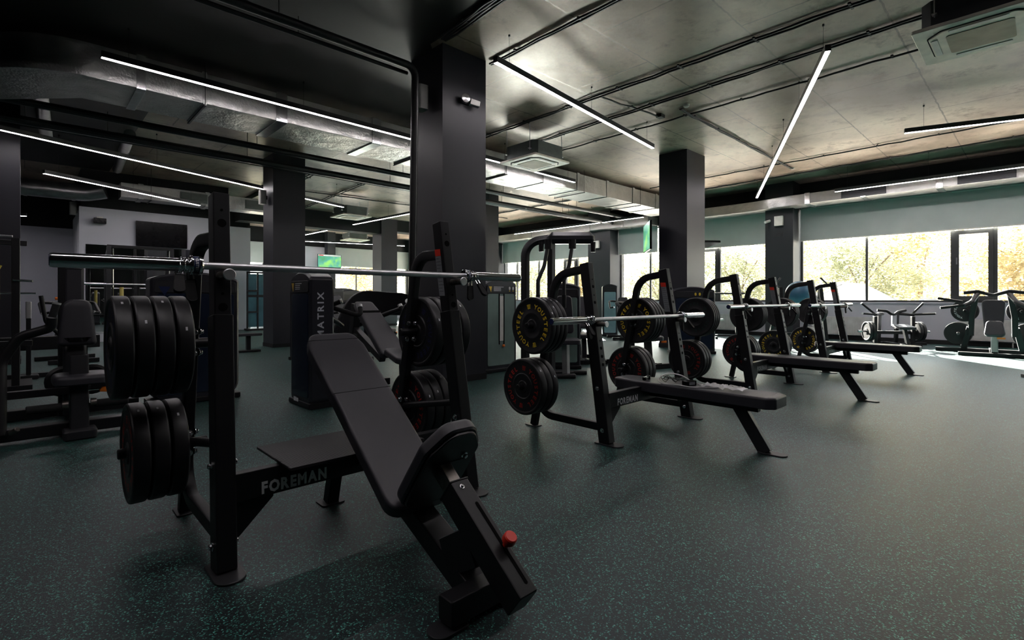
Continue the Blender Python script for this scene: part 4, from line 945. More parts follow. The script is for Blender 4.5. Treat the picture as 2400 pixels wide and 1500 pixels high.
for k in (1, 2, 3, 4):
    x, y = BX[k]; z = RZ[k] + 0.0
    make_bar({1: 'steel barbell on the incline bench rack, nearest the camera', 2: 'steel barbell on the cluttered flat bench rack', 3: 'steel barbell on the middle flat bench rack', 4: 'steel barbell on the farthest flat bench rack'}[k], x, y, z)
    make_clip('spring clip on the left end of the barbell, ' + BN[k], (x - 0.696, y, z), 8, 1)
    make_clip('spring clip on the right end of the barbell, ' + BN[k], (x + 0.702, y, z), 5, -1)

# ------------------------------------------------------------------ bumper plates
_pm = {}
def plate_mesh(th):
    if th in _pm: return _pm[th]
    Rr = 0.224; w = th / 2
    prof = [(-w, 0.0255), (-w, 0.045), (-w * 0.80, 0.052), (-w * 0.80, 0.088), (-w * 0.94, 0.094), (-w * 0.94, 0.104), (-w * 0.80, 0.110), (-w * 0.80, 0.196), (-w * 0.97, 0.204), (-w, Rr - 0.013), (-w + 0.003, Rr - 0.005), (-w + 0.008, Rr - 0.001), (-w + 0.014, Rr),
            (w - 0.014, Rr), (w - 0.008, Rr - 0.001), (w - 0.003, Rr - 0.005), (w, Rr - 0.013), (w * 0.97, 0.204), (w * 0.80, 0.196), (w * 0.80, 0.110), (w * 0.94, 0.104), (w * 0.94, 0.094), (w * 0.80, 0.088), (w * 0.80, 0.052), (w, 0.045), (w, 0.0255)]
    o = MB().lathe(prof, (0, 0, 0), (1, 0, 0), 56).build('bumper_plate', 'rubber', None, True, 28)
    me = o.data; bpy.data.objects.remove(o)
    h = MB().lathe([(-w - 0.0006, 0.0255), (-w - 0.0006, 0.032), (-w + 0.003, 0.032), (-w + 0.003, 0.0255)], (0, 0, 0), (1, 0, 0), 28).build('hub_ring', 'steel'); hm = h.data; bpy.data.objects.remove(h)
    _pm[th] = (me, hm); return _pm[th]
_lm = {}
def ring_text(th, m_, rot=0.0):
    """raised ring lettering on the face toward -X"""
    key = (th, m_)
    if key in _lm: return _lm[key]
    mb = MB(); xx = -th / 2 * 0.80 - 0.0012; rr = 0.152; h = 0.034
    def put(ch, a, kx=1.0):
        e = V((0, -math.sin(a), math.cos(a))); e = V((0, -math.sin(a), math.cos(a)))
        tn = V((0, -math.cos(a), -math.sin(a)))
        vs, fs, x0, x1 = glyph(ch); k = h / 0.69
        pts = []
        for v in vs:
            lx = (v.x - (x0 + x1) / 2) * k * kx; rad_ = rr - h / 2 + v.y * k
            b = a - (-lx / rr) if False else a + lx * -1.0 / rr
            pts.append(V((xx, -math.sin(b) * rad_, math.cos(b) * rad_)))
        mb.add(pts, fs)
    # seen from -X, +Y lies to the left: increasing angle a (toward -Y) turns clockwise on the visible face
    for half in (0, 1):
        base = rad(20 + 180 * half)
        for i, ch in enumerate('YOUSTEEL'):
            a = base + rad(16.6) * i
            e = None; vs, fs, x0, x1 = glyph(ch); k = h / 0.69; kx = 1.15 if ch not in 'YOU' else 1.0
            pts = []
            for v in vs:
                lx = (v.x - (x0 + x1) / 2) * k * kx; rd = rr - h / 2 + v.y * k; b = a + lx / rr
                pts.append(V((xx, -math.sin(b) * rd, math.cos(b) * rd)))
            mb.add(pts, fs)
        # small square emblem between the two words
        a = base - rad(28)
        def blk(u0, u1, r0, r1):
            q = [(u0, r0), (u1, r0), (u1, r1), (u0, r1)]
            mb.add([V((xx, -math.sin(a + u / rr) * (rr + r), math.cos(a + u / rr) * (rr + r))) for u, r in q], [(0, 1, 2, 3)])
        blk(-0.018, 0.018, 0.002, 0.007); blk(-0.003, 0.003, 0.007, 0.018); blk(-0.018, -0.006, 0.011, 0.016); blk(0.006, 0.018, 0.011, 0.016)
        blk(-0.015, -0.010, -0.018, -0.002); blk(0.010, 0.015, -0.018, -0.002); blk(-0.010, 0.010, -0.018, -0.013); blk(-0.006, 0.006, -0.009, -0.003)
    o = mb.build('ring_lettering', m_, None, False); me = o.data; bpy.data.objects.remove(o); _lm[key] = me; return me
COLN = {'txt_yellow': 'yellow', 'txt_red': 'red', 'txt_blue': 'dark blue', 'txt_green': 'dark green', None: 'no visible'}
def place_plate(loc, th, m_, label, group, spin):
    me, hm = plate_mesh(th)
    o = bpy.data.objects.new('bumper_plate', me); COL.objects.link(o); o.location = loc; o.rotation_euler = (spin, 0, 0); tag(o, label, 'weight plate', group)
    hm.materials[0] = M['frame2']; h = bpy.data.objects.new('hub_ring', hm); COL.objects.link(h); h.parent = o
    if m_:
        t = bpy.data.objects.new('ring_lettering', ring_text(th, m_)); COL.objects.link(t); t.parent = o
    return o
ORD = ['innermost', 'second', 'third', 'fourth', 'fifth']
def stack(rk, side, level, n, th, m_, spin=0.0, gap=0.003):
    x0, y0 = RX[rk]; y = y0 + (0.665 if level == 'lower' else 0.565); z = 0.36 if level == 'lower' else 0.85
    xs = x0 + side * (0.60 + 0.030); pk = ('near' if side < 0 else 'far')
    nm = {1: 'incline bench rack', 2: 'cluttered flat bench rack', 3: 'middle flat bench rack', 4: 'farthest flat bench rack'}[rk]
    sd = 'left' if side < 0 else 'right'
    zz = z - 0.0018
    for i in range(n):
        x = xs + side * ((th + gap) * i + th / 2 + 0.002)
        show = (side < 0 and i == n - 1) or (side > 0 and i == 0)
        pos = ('outermost' if i == n - 1 else ORD[i])
        tone = (COLN[m_] + '-lettered ') if (show and m_) else ''
        lab = '%s %sblack plate on the %s %s peg of the %s' % (pos, tone, level, sd, nm)
        if pos in ('second', 'third', 'fourth'): lab = '%s black bumper plate from the column, %s %s peg, %s' % (pos, level, sd, nm)
        o = place_plate((x, y, zz), th, m_ if show else None, lab, 'plates on the %s %s peg of the %s' % (level, sd, nm), spin + (0 if show else random.uniform(-3, 3)))
        if rk == 1 or (rk == 2 and side < 0):
            q = MB(); a = random.uniform(0.4, 1.2)
            s_ = MB(); n_ = V((0, -math.sin(a), math.cos(a))); tn = V((0, -math.cos(a), -math.sin(a)))
            s_.prism([(-0.004, -0.008), (0.004, -0.008), (0.004, 0.008), (-0.004, 0.008)], n_ * 0.2242, (1, 0, 0), tn, -0.0006)
            st_ = s_.build('rim_sticker', 'txt_white', o, False); st_.rotation_euler = (-o.rotation_euler[0], 0, 0)
stack(1, -1, 'upper', 4, 0.066, 'txt_blue', 0, 0.005); stack(1, -1, 'lower', 3, 0.067, 'txt_red', 0, 0.004)
stack(1, 1, 'upper', 4, 0.066, 'txt_blue', 0.7); stack(1, 1, 'lower', 3, 0.067, 'txt_red', 0.3)
stack(2, -1, 'upper', 4, 0.045, 'txt_yellow', -0.06); stack(2, -1, 'lower', 3, 0.062, 'txt_red', 0.25)
stack(2, 1, 'upper', 4, 0.048, 'txt_yellow', 0.45); stack(2, 1, 'lower', 3, 0.062, 'txt_red', 0.55)
stack(3, -1, 'upper', 4, 0.040, 'txt_green', 1.0); stack(3, -1, 'lower', 3, 0.06, 'txt_red', -0.1)
stack(3, 1, 'upper', 5, 0.030, None, 0.2); stack(3, 1, 'lower', 3, 0.06, 'txt_red', 0.8)
stack(4, -1, 'upper', 5, 0.030, None, 0.2); stack(4, -1, 'lower', 3, 0.045, 'txt_yellow', 0.55)
stack(4, 1, 'upper', 5, 0.030, None, 0.2); stack(4, 1, 'lower', 4, 0.045, 'txt_yellow', 0.75)

# ------------------------------------------------------------------ clutter on the second rack's pad
zp = 0.4035
t = thing('power_adapter', 'black power adapter block lying on the cluttered bench pad', 'adapter', (3.63, 1.86, zp), rad(-15))
MB().bar((-0.05, 0, 0.019), (0.05, 0, 0.019), 0.055, 0.037, r=0.006).build('case', 'screen', t); MB().box(-0.03, 0.03, -0.0285, -0.0278, 0.008, 0.03).build('label', 'sticker', t, False)
t = thing('tape_reel', 'small black clip-like device on the far end of the cluttered bench pad', 'device', (3.63, 2.23, zp), rad(10))
MB().bar((-0.045, 0, 0.014), (0.045, 0, 0.014), 0.03, 0.028, r=0.008).bar((0.03, -0.004, 0.014), (0.04, -0.004, 0.014), 0.034, 0.034, r=0.004).build('case', 'screen', t)
rnd = random.Random(4)
def wire(name, label, mat_, loc, pts, r):
    P = [V(p) for p in pts]; out = []
    for i in range(len(P) - 1):
        p0 = P[max(0, i - 1)]; p1 = P[i]; p2 = P[i + 1]; p3 = P[min(len(P) - 1, i + 2)]
        for k in range(6):
            f = k / 6; out.append(0.5 * ((2 * p1) + (p2 - p0) * f + (2 * p0 - 5 * p1 + 4 * p2 - p3) * f * f + (3 * p1 - p0 - 3 * p2 + p3) * f ** 3))
    out.append(P[-1]); t = MB().tube(out, r, 6).build(name, mat_); t.location = loc; return tag(t, label, 'cable')
wire('charging_cable', 'white cable looped around the black adapter on the cluttered bench', 'white_cable', (3.63, 1.86, zp), [(0.07, -0.02, 0.015), (0.09, 0.03, 0.02), (0.06, 0.10, 0.06), (0.0, 0.18, 0.07), (-0.07, 0.22, 0.03), (-0.09, 0.16, 0.005), (-0.06, 0.06, 0.004), (-0.08, -0.05, 0.004), (-0.02, -0.14, 0.004), (0.05, -0.2, 0.004), (0.09, -0.17, 0.006), (0.06, -0.07, 0.006), (0.055, -0.04, 0.012)], 0.0045)
pts = []
for k in range(22):
    a = k * 0.9; pts.append((0.055 * math.cos(a) * rnd.uniform(0.6, 1.3) - 0.02, 0.14 + 0.07 * math.sin(a) * rnd.uniform(0.6, 1.2), 0.012 + 0.045 * abs(math.sin(k * 1.3))))
wire('thin_black_cable', 'tangle of thin black cable beside the adapter on the cluttered bench', 'cable', (3.63, 1.86, zp), pts, 0.0024)
b = MB(); nx, ny = 10, 16; vs = []
for i in range(nx):
    for j in range(ny):
        vs.append((-0.07 + 0.14 * i / (nx - 1) + rnd.uniform(-0.006, 0.006), -0.15 + 0.30 * j / (ny - 1) + rnd.uniform(-0.006, 0.006), 0.004 + 0.020 * rnd.random() * (1 if 0 < i < nx - 1 else 0.5) + 0.012 * abs(math.sin(j * 0.9))))
b.add(vs, [(i * ny + j, i * ny + j + 1, (i + 1) * ny + j + 1, (i + 1) * ny + j) for i in range(nx - 1) for j in range(ny - 1)])
t = b.build('plastic_bag', 'film', None, True, 80); t.location = (3.66, 1.60, zp + 0.001); tag(t, 'crumpled clear plastic film on the cluttered bench pad', 'plastic bag')

# ------------------------------------------------------------------ gym machines
def hood_outline(w, h, rb=0.05, arch=0.07, n=10):
    """front outline of a weight tower: arched top, rounded corners, bottom at 0"""
    pts = [(-w / 2, 0), (w / 2, 0), (w / 2, h - arch)]
    for k in range(1, n):
        f = k / n; pts.append((w / 2 - w * f, h - arch + arch * math.sin(math.pi * f) ** 0.8))
    pts.append((-w / 2, h - arch)); return rpoly(pts, [rb, rb, 0.04] + [0] * (n - 1) + [0.04], 6)
def tower(label, loc, rz, w, d, h, shield, rb=0.05, emblem=False, slot=False, marks=False, group='weight stack towers', parent=None):
    if parent is None: t = thing('weight_tower', label, 'weight machine', loc, rz, group)
    else:
        t = bpy.data.objects.new('weight_tower', None); COL.objects.link(t); t.location = loc; t.rotation_euler = (0, 0, rz); t.parent = parent
    MB().prism(hood_outline(w, h, rb), (0, d / 2, 0.02), (1, 0, 0), (0, 0, 1), d, 0.02).build('shell', 'shell', t)
    MB().prism(rpoly([(-w / 2 + 0.05, 0.10), (w / 2 - 0.05, 0.10), (w / 2 - 0.05, h - 0.20), (-w / 2 + 0.05, h - 0.20)], 0.03, 4), (0, -d / 2 + 0.006, 0), (1, 0, 0), (0, 0, 1), 0.012, 0.003).build('shield', shield, t)
    MB().bar((-w / 2 - 0.01, 0, 0.03), (w / 2 + 0.01, 0, 0.03), d + 0.03, 0.055, r=0.015).build('base', 'frame', t)
    c = MB().prism(rpoly([(-w / 2 + 0.03, h - 0.19), (w / 2 - 0.03, h - 0.19), (w / 2 - 0.04, h - 0.075), (-w / 2 + 0.04, h - 0.075)], 0.02, 4), (0, -d / 2 - 0.002, 0), (1, 0, 0), (0, 0, 1), 0.01, 0.003).build('instruction_panel', 'frame2', t)
    if emblem:
        MB().prism([(-0.03, 0.035), (0.03, 0.035), (0.012, -0.05)], (-w / 2 + 0.095, -d / 2 - 0.0125, h - 0.13), (1, 0, 0), (0, 0, 1), 0.002).build('emblem', 'yellow', c, False)
        lm = MB()
        for k in range(4): lm.box(-w / 2 + 0.16, -w / 2 + 0.16 + (0.14 if k else 0.19) * min(1, w / 0.6), -d / 2 - 0.0135, -d / 2 - 0.0125, h - 0.105 - k * 0.018, h - 0.098 - k * 0.018)
        lm.build('printed_lines', 'txt_grey', c, False)
        if w > 0.55:
            for k in range(2):
                MB().sphere((w / 2 - 0.16 + k * 0.07, -d / 2 - 0.013, h - 0.12), 0.018, 8, 6, (1, 0.15, 1.6)).build('diagram', 'dark_steel' if False else 'silver_cap', c)
                MB().box(w / 2 - 0.17 + k * 0.07, w / 2 - 0.15 + k * 0.07, -d / 2 - 0.015, -d / 2 - 0.0125, h - 0.165, h - 0.15).build('diagram_mark', 'yellow', c, False)
    if marks:
        for k in range(2): MB().sphere((0.02 + k * 0.08, -d / 2 - 0.013, h - 0.125), 0.02, 8, 6, (1, 0.15, 1.6)).build('diagram', 'yellow', c)
    if slot:
        MB().box(-0.035, 0.035, -d / 2 - 0.010, -d / 2 - 0.007, 0.45, h - 0.23).build('light_slot', 'white_pl', t, False)
        MB().box(-0.055, -0.037, -d / 2 - 0.012, -d / 2 - 0.007, 0.40, h - 0.2).box(0.037, 0.055, -d / 2 - 0.012, -d / 2 - 0.007, 0.40, h - 0.2).build('guide_rods', 'screen', t, False)
        MB().sphere((0.02, -d / 2 - 0.03, 0.38), 0.022, 12, 8).build('selector_pin', 'orange', t)
    return t
t = tower('wide dark blue weight tower right behind the near upright of the incline bench rack', (1.27, 6.14, 0), 0, 0.79, 0.28, 1.31, 'shield', 0.17)
MB().prism([(-0.05, 0.03), (0.05, 0.03), (0.0, -0.06)], (-0.28, -0.152, 1.15), (1, 0, 0), (0, 0, 1), 0.002).build('emblem', 'blue_band', t, False)
t = tower('narrow dark weight tower with pale vertical lettering on its side', (2.08, 5.08, 0), rad(-90), 0.50, 0.24, 1.31, 'shield', 0.08, emblem=True)
tm = MB(); text(tm, 'MATRIX', (0.2505, -0.02, 0.905), (0, 0, 1), (0, -1, 0), 0.060, 1.1, 0.20); tm.build('lettering', 'txt_silver', t, False)
MB().box(-0.12, -0.06, -0.137, -0.134, 0.045, 0.085).box(-0.05, -0.01, -0.137, -0.134, 0.045, 0.08).build('sticker', 'txt_white', t, False)
MB().bar((-0.30, 0.15, 0.44), (-0.22, 0.15, 0.44), 0.1, 0.075, r=0.03).build('side_pad', 'vinyl', t)
t = tower('grey-green weight tower with yellow emblem on the right edge of the big pillar', (4.985, 5.62, 0), 0, 0.63, 0.35, 1.33, 'shield_green', 0.03, emblem=True, slot=True)
tower('dark weight tower with gold diagrams in front of the second black pillar', (9.35, 4.75, 0), rad(-45), 0.80, 0.35, 1.27, 'shield', 0.05, marks=True)
tower('pale blue weight tower by the window left of the second pillar', (12.0, 8.55, 0), rad(-50), 0.42, 0.3, 1.45, 'shield_pale', 0.03)

def grip_end(par, p, d, l=0.13, r=0.019):
    p = V(p); d = V(d).normalized()
    g = MB().tube([p, p + d * l], r, 14, ch=0.003).build('grip', 'grip', par)
    MB().cyl(p + d * l, p + d * (l + 0.015), r * 1.12, 14).build('grip_cap', 'silver_cap', g)
    MB().cyl(p - d * 0.012, p, r * 1.1, 14).build('grip_ring', 'silver_cap', g)

# left foreground seated press
t = thing('seated_press_machine', 'black seated press machine at the left edge, facing the camera, with orange seat lever', 'weight machine', (0.30, 5.15, 0), 0)
MB().bar((-0.75, 0.05, 0.07), (0.45, 0.05, 0.07), 0.10, 0.09, r=0.012).bar((0, 0.0, 0.055), (0, 1.05, 0.055), 0.10, 0.09, r=0.012).bar((-0.5, 1.0, 0.055), (0.5, 1.0, 0.055), 0.1, 0.09, r=0.012).build('base_frame', 'frame', t)
MB().bar((0, -0.02, 0.0), (0, 0.04, 0.62), 0.115, 0.13, (0, 1, 0), 0.02).build('seat_post', 'frame2', t)
MB().prism(rpoly([(-0.10, -0.16), (0.10, -0.16), (0.10, 0.06), (-0.10, 0.06)], 0.03, 5), (0, 0, 0), (1, 0, 0), (0, 1, 0), 0.075, 0.012).build('front_foot', 'frame2', t)
MB().pad(rpoly([(-0.15, -0.14), (0.19, -0.14), (0.20, 0.22), (-0.16, 0.22)], 0.08, 6), (0, 0, 0.405), (1, 0, 0), (0, 1, 0), 0.075, 0.03, 0.004).build('seat_pad', 'vinyl', t)
MB().pad(rpoly([(-0.125, -0.20), (0.125, -0.20), (0.09, 0.18), (-0.09, 0.18)], [0.03, 0.03, 0.07, 0.07], 6), (0.01, 0.40, 0.87), (1, 0, 0), (0, 0.08, 1), 0.075, 0.03, 0.006).build('backrest_pad', 'vinyl', t)
MB().sweep(fillet([(0, 0.50, 0.10), (0, 0.46, 0.62), (0, 0.56, 0.76), (0, 0.56, 0.95)], 0.1, 5), rrect(0.15, 0.12, 0.03, 3), (0, 1, 0)).build('column_cover', 'frame2', t)
MB().bar((-0.06, 0.80, 0.04), (-0.06, 0.80, 1.35), 0.07, 0.10, (0, 1, 0), 0.01).build('rear_column', 'frame', t)
MB().prism(hood_outline(0.135, 0.75, 0.04, 0.02), (0.01, 0.86, 0.60), (1, 0, 0), (0, 0, 1), 0.12, 0.02).build('tower_cover', 'vinyl', t)
for s in (-1, 1):
    P = fillet([(s * 0.43, 0.0, 0.08), (s * 0.43, 0.1, 0.60), (s * 0.33, 0.08, 0.78), (s * 0.16 - 0.0, 0.02, 0.84), (s * 0.155, -0.0, 0.92)], [0.16, 0.1, 0.05], 6)
    if s < 0:
        a = MB().tube(P, 0.034, 14).build('press_arm', 'frame', t); grip_end(a, P[-1], (0.25, 0, 1), 0.10, 0.024)
    MB().tube([(s * 0.09, -0.04, 0.245), (s * 0.30, -0.04, 0.245)], 0.032, 14, ch=0.006).build('foot_roller', 'grip', t)
    MB().cyl((s * 0.065, -0.05, 0.26), (s * 0.10, -0.05, 0.26), 0.03, 12).build('adjuster', 'dark_steel', t)
MB().bar((-0.5, 0.45, 0.30), (0.1, 0.45, 0.30), 0.06, 0.06).build('cross_tube', 'frame', t)
MB().lathe([(-0.03, 0), (-0.03, 0.11), (-0.015, 0.13), (0.015, 0.13), (0.03, 0.11), (0.03, 0)], (-0.06, 0.6, 0.36), (0, 1, 0), 24, False).lathe([(-0.03, 0), (-0.03, 0.11), (-0.015, 0.13), (0.015, 0.13), (0.03, 0.11), (0.03, 0)], (0.12, 0.6, 0.36), (0, 1, 0), 24, False).build('pulley_cover', 'frame', t)
MB().prism(rpoly([(0, -0.018), (0.11, -0.03), (0.13, 0.012), (0.02, 0.02)], 0.012, 4), (0.11, -0.05, 0.355), (1, 0, 0), (0, 0, 1), 0.02, 0.004).build('seat_lever', 'orange', t)
MB().cyl((0.02, -0.04, 0.355), (0.12, -0.04, 0.355), 0.006, 8).build('lever_rod', 'chrome', t)
MB().tube([(-0.38, -0.05, 0.10), (-0.34, -0.09, 0.13)], 0.018, 12, ch=0.003).build('footrest_end', 'dark_steel', t)

# incline chest press behind the incline bench
t = thing('chest_press_machine', 'black incline chest press machine with long tilted pad behind the incline bench', 'weight machine', (2.74, 4.75, 0), 0)
b = MB().bar((0, -0.45, 0.05), (0, 0.9, 0.05), 0.09, 0.08, r=0.012).bar((-0.5, 0.85, 0.05), (0.5, 0.85, 0.05), 0.09, 0.08).bar((-0.35, -0.4, 0.05), (0.35, -0.4, 0.05), 0.08, 0.08)
b.build('base_frame', 'frame', t)
MB().bar((0, 0.85, 0.08), (0, 0.70, 1.0), 0.08, 0.10, (0, 1, 0)).bar((0, 0.75, 0.72), (0, 0.1, 0.42), 0.07, 0.07).build('main_post', 'frame', t)
A = rad(37.6); bu = V((0, math.cos(A), math.sin(A))); lo = V((0, -0.16, 0.50))
MB().pad(rpoly([(-0.15, 0), (0.15, 0), (0.13, 0.70), (0.105, 0.875), (-0.105, 0.875), (-0.13, 0.70)], 0.04, 5), lo - V((0, -math.sin(A), math.cos(A))) * 0.06, (1, 0, 0), bu, 0.06, 0.016, 0.002).build('backrest_pad', 'vinyl', t)
MB().prism([(-0.135, 0.665), (0.135, 0.665), (0.135, 0.70), (-0.135, 0.70)], lo + V((0, -math.sin(A), math.cos(A))) * 0.003, (1, 0, 0), bu, 0.001).build('pad_fold', 'hole', t, False)
MB().pad(rpoly([(-0.15, 0), (0.15, 0), (0.14, 0.32), (-0.14, 0.32)], 0.05, 5), (0, -0.44, 0.42), (1, 0, 0), (0, 1, 0.28), 0.06, 0.02).build('seat_pad', 'vinyl', t)
MB().bar((0, -0.35, 0.06), (0, -0.33, 0.42), 0.08, 0.1, (0, 1, 0)).build('seat_post', 'frame2', t)
MB().prism(rpoly([(0, -0.015), (0.10, -0.02), (0.12, 0.018), (0.01, 0.015)], 0.01, 4), (0.14, -0.42, 0.42), (1, 0, 0), (0, 0, 1), 0.02, 0.003).build('seat_lever', 'orange', t)
for s in (-1, 1):
    P = fillet([(s * 0.15, 0.75, 0.95), (s * 0.46, 0.55, 0.98), (s * 0.26, -0.05, 0.90), (s * 0.22, 0.05, 0.99)], [0.05, 0.04], 5)
    a = MB().tube([(s * 0.1, 0.85, 0.75), (s * 0.40, 0.62, 0.90), (s * 0.49, 0.35, 0.98)], 0.028, 12).build('press_arm', 'frame', t)
    h1 = MB().tube(fillet([(s * 0.49, 0.35, 0.98), (s * 0.26, 0.08, 0.88), (s * 0.24, 0.14, 0.97)], 0.03, 5), 0.024, 12).build('handle', 'grip', a); MB().cyl((s * 0.24, 0.14, 0.97), (s * 0.237, 0.155, 0.995), 0.027, 12).build('handle_cap', 'silver_cap', h1)
    h2 = MB().tube([(s * 0.49, 0.35, 0.98), (s * 0.40, 0.25, 1.03)], 0.024, 12).build('handle', 'grip', a); MB().cyl((s * 0.40, 0.25, 1.03), (s * 0.385, 0.24, 1.035), 0.027, 12).build('handle_cap', 'silver_cap', h2)
    MB().tube([(s * 0.2, 0.45, 0.42), (s * 0.24, 0.25, 0.68)], 0.022, 12).build('damper', 'chrome', t)
MB().sweep(fillet([(0.05, 1.15, 0.6), (0.25, 1.15, 1.02), (1.0, 1.15, 0.98), (1.1, 1.15, 0.6)], 0.2, 5), rrect(0.3, 0.05, 0.02, 2), (0, 1, 0)).build('rear_cover', 'frame2', t)

# tall butterfly machine
t = thing('butterfly_machine', 'tall black butterfly machine with overhead head and hanging arms, right of the big pillar', 'weight machine', (5.25, 4.75, 0), 0)
MB().rtube(fillet([(-0.25, 0.22, 0.05), (-0.25, 0.22, 1.84), (0.05, -0.06, 1.90)], 0.26, 8), 0.085, 0.11, (0, 1, 0), 0.02).build('frame_tube', 'frame2', t)
MB().prism(rpoly([(-0.20, -0.10), (0.42, -0.09), (0.46, 0.0), (0.42, 0.09), (-0.20, 0.13)], 0.08, 6), (0.08, -0.16, 1.81), (0.72, -0.69, 0), (0.69, 0.72, 0), 0.16, 0.055).build('overhead_head', 'shell', t)
MB().bar((0.02, -0.02, 0.05), (0.02, -0.02, 1.84), 0.08, 0.09, (0, 1, 0), 0.01).build('main_column', 'frame2', t)
for k, (p0, p1, p2, p3) in enumerate((((-0.13, -0.10, 1.80), (-0.22, -0.11, 1.5), (-0.31, -0.08, 1.30), (-0.31, -0.08, 1.06)), ((0.09, -0.34, 1.80), (0.02, -0.34, 1.5), (-0.06, -0.32, 1.30), (-0.06, -0.32, 1.06)))):
    a = MB().tube(fillet([p0, p1, p2, p3], 0.08, 4), 0.026, 12).build('swing_arm', 'frame2', t)
    MB().cyl(V(p3) + V((0, 0, 0.05)), V(p3) - V((0, 0, 0.12)), 0.03, 14).build('arm_grip', 'grip', a)
    MB().cyl(V(p0) + V((0, 0, 0.06)), V(p0) - V((0, 0, 0.07)), 0.05, 14).build('pivot', 'frame', a)
for x, y in ((-0.16, 0.0), (0.40, -0.45)): MB().cyl((x, y, 1.84), (x, y, 1.70), 0.035, 14).build('counterweight', 'frame', t)
MB().pad(rpoly([(-0.14, 0), (0.14, 0), (0.10, 0.52), (-0.10, 0.52)], 0.05, 5), (0.16, -0.13, 0.58), (0.72, -0.69, 0), (0, 0, 1), 0.06, 0.02).build('backrest_pad', 'vinyl', t)
MB().pad(rpoly([(-0.18, -0.16), (0.18, -0.16), (0.18, 0.18), (-0.18, 0.18)], 0.07, 5), (0.04, -0.28, 0.45), (0.72, -0.69, 0), (0.69, 0.72, 0), 0.07, 0.025).build('seat_pad', 'vinyl', t)
MB().bar((0.03, -0.28, 0.03), (0.03, -0.27, 0.46), 0.06, 0.09, (0, 1, 0)).build('seat_post', 'silver_cap', t)
for p, q in (((-0.3, -0.12, 0.03), (0.05, -0.42, 0.03)), ((0.05, 0.05, 0.03), (0.42, -0.32, 0.03)), ((-0.2, 0.2, 0.03), (0.25, -0.22, 0.03))): MB().bar(p, q, 0.11, 0.055, r=0.02).build('base_foot', 'frame', t)
tower('', (0.72, 0.35, 0), rad(-45), 0.48, 0.3, 1.28, 'shield_green', 0.03, parent=t)


# generic seated machine
def seated(label, loc, rz, tower_w=0.5, shield='shield', pad_z=0.62, tw=(0.0, 0.75), arms=True, group=None, th=1.25, lever=True):
    t = thing('seated_machine', label, 'weight machine', loc, rz, group)
    MB().bar((0, -0.35, 0.045), (0, 0.6, 0.045), 0.09, 0.08, r=0.012).bar((-0.32, -0.33, 0.04), (0.32, -0.33, 0.04), 0.08, 0.07, r=0.012).bar((-0.4, 0.5, 0.04), (0.4, 0.5, 0.04), 0.08, 0.07, r=0.012).build('base_frame', 'frame', t)
    MB().bar((0, -0.10, 0.05), (0, -0.06, 0.42), 0.08, 0.10, (0, 1, 0)).build('seat_post', 'frame2', t)
    MB().pad(rpoly([(-0.19, -0.2), (0.19, -0.2), (0.2, 0.16), (-0.2, 0.16)], 0.07, 5), (0, -0.05, 0.42), (1, 0, 0), (0, 1, 0.06), 0.07, 0.025).build('seat_pad', 'vinyl', t)
    MB().pad(rpoly([(-0.17, 0), (0.17, 0), (0.12, 0.55), (-0.12, 0.55)], 0.05, 5), (0, 0.16, pad_z - 0.05), (1, 0, 0), (0, 0.22, 1), 0.07, 0.025).build('backrest_pad', 'vinyl', t)
    MB().bar((0, 0.36, 0.06), (0, 0.36, 1.0), 0.08, 0.10, (0, 1, 0)).build('main_post', 'frame', t)
    if arms:
        for s in (-1, 1):
            a = MB().tube(fillet([(s * 0.08, 0.36, 0.98), (s * 0.36, 0.3, 1.0), (s * 0.36, -0.1, 0.82)], 0.1, 5), 0.026, 12).build('press_arm', 'frame', t)
            grip_end(a, (s * 0.36, -0.1, 0.82), (-s * 0.5, -0.5, 0.1), 0.12)
    if lever: MB().box(0.19, 0.29, -0.16, -0.14, 0.37, 0.40).build('seat_lever', 'orange', t, False)
    if tower_w: tower('', (tw[0], tw[1], 0), 0, tower_w, 0.28, th, shield, 0.05, parent=t)
    return t
seated('black seated machine with pale backrest between the first and second flat bench racks', (6.75, 5.35, 0), rad(-40), 0, pad_z=0.6, arms=False)
seated('black leg machine behind the right plates of the cluttered flat bench', (7.05, 4.35, 0), rad(-20), 0.0, pad_z=0.55)
seated('dark seated machine with hooded tower just left of the big pillar', (5.05, 9.0, 0), rad(20), 0.85, tw=(-0.1, 0.8), th=1.22)
seated('dark seated machine seen beyond the vertical lettering tower', (3.9, 8.2, 0), rad(15), 0.95, tw=(0.1, 0.8), th=1.26)
seated('dark seated machine in front of the far wall window', (6.9, 13.6, 0), rad(10), 0.9, tw=(0.0, 0.8), th=1.35)
seated('small black seated machine beside the pale blue weight tower', (11.3, 7.6, 0), rad(-50), 0, pad_z=0.6)
seated('black seated machine left of the mirror, at the foot of the pale recess wall', (0.55, 11.3, 0), rad(5), 0, pad_z=0.5)
# bar across the far machine
t = thing('barbell_stand', 'low stand with a pale bar in front of the far wall window', 'rack', (5.35, 10.5, 0), rad(10))
MB().bar((-0.45, 0, 0), (-0.45, 0, 1.05), 0.06, 0.06, (0, 1, 0)).bar((0.45, 0, 0), (0.45, 0, 1.05), 0.06, 0.06, (0, 1, 0)).bar((-0.45, 0, 0.3), (0.45, 0, 0.3), 0.05, 0.05).bar((-0.45, -0.3, 0.03), (-0.45, 0.3, 0.03), 0.06, 0.06).bar((0.45, -0.3, 0.03), (0.45, 0.3, 0.03), 0.06, 0.06).build('stand', 'frame', t)
MB().cyl((-0.75, -0.02, 1.10), (0.75, -0.02, 1.10), 0.02, 14).build('bar', 'steel', t)
MB().cyl((-0.2, -0.02, 1.10), (0.2, -0.02, 1.10), 0.04, 14).build('bar_pad', 'grip', t)

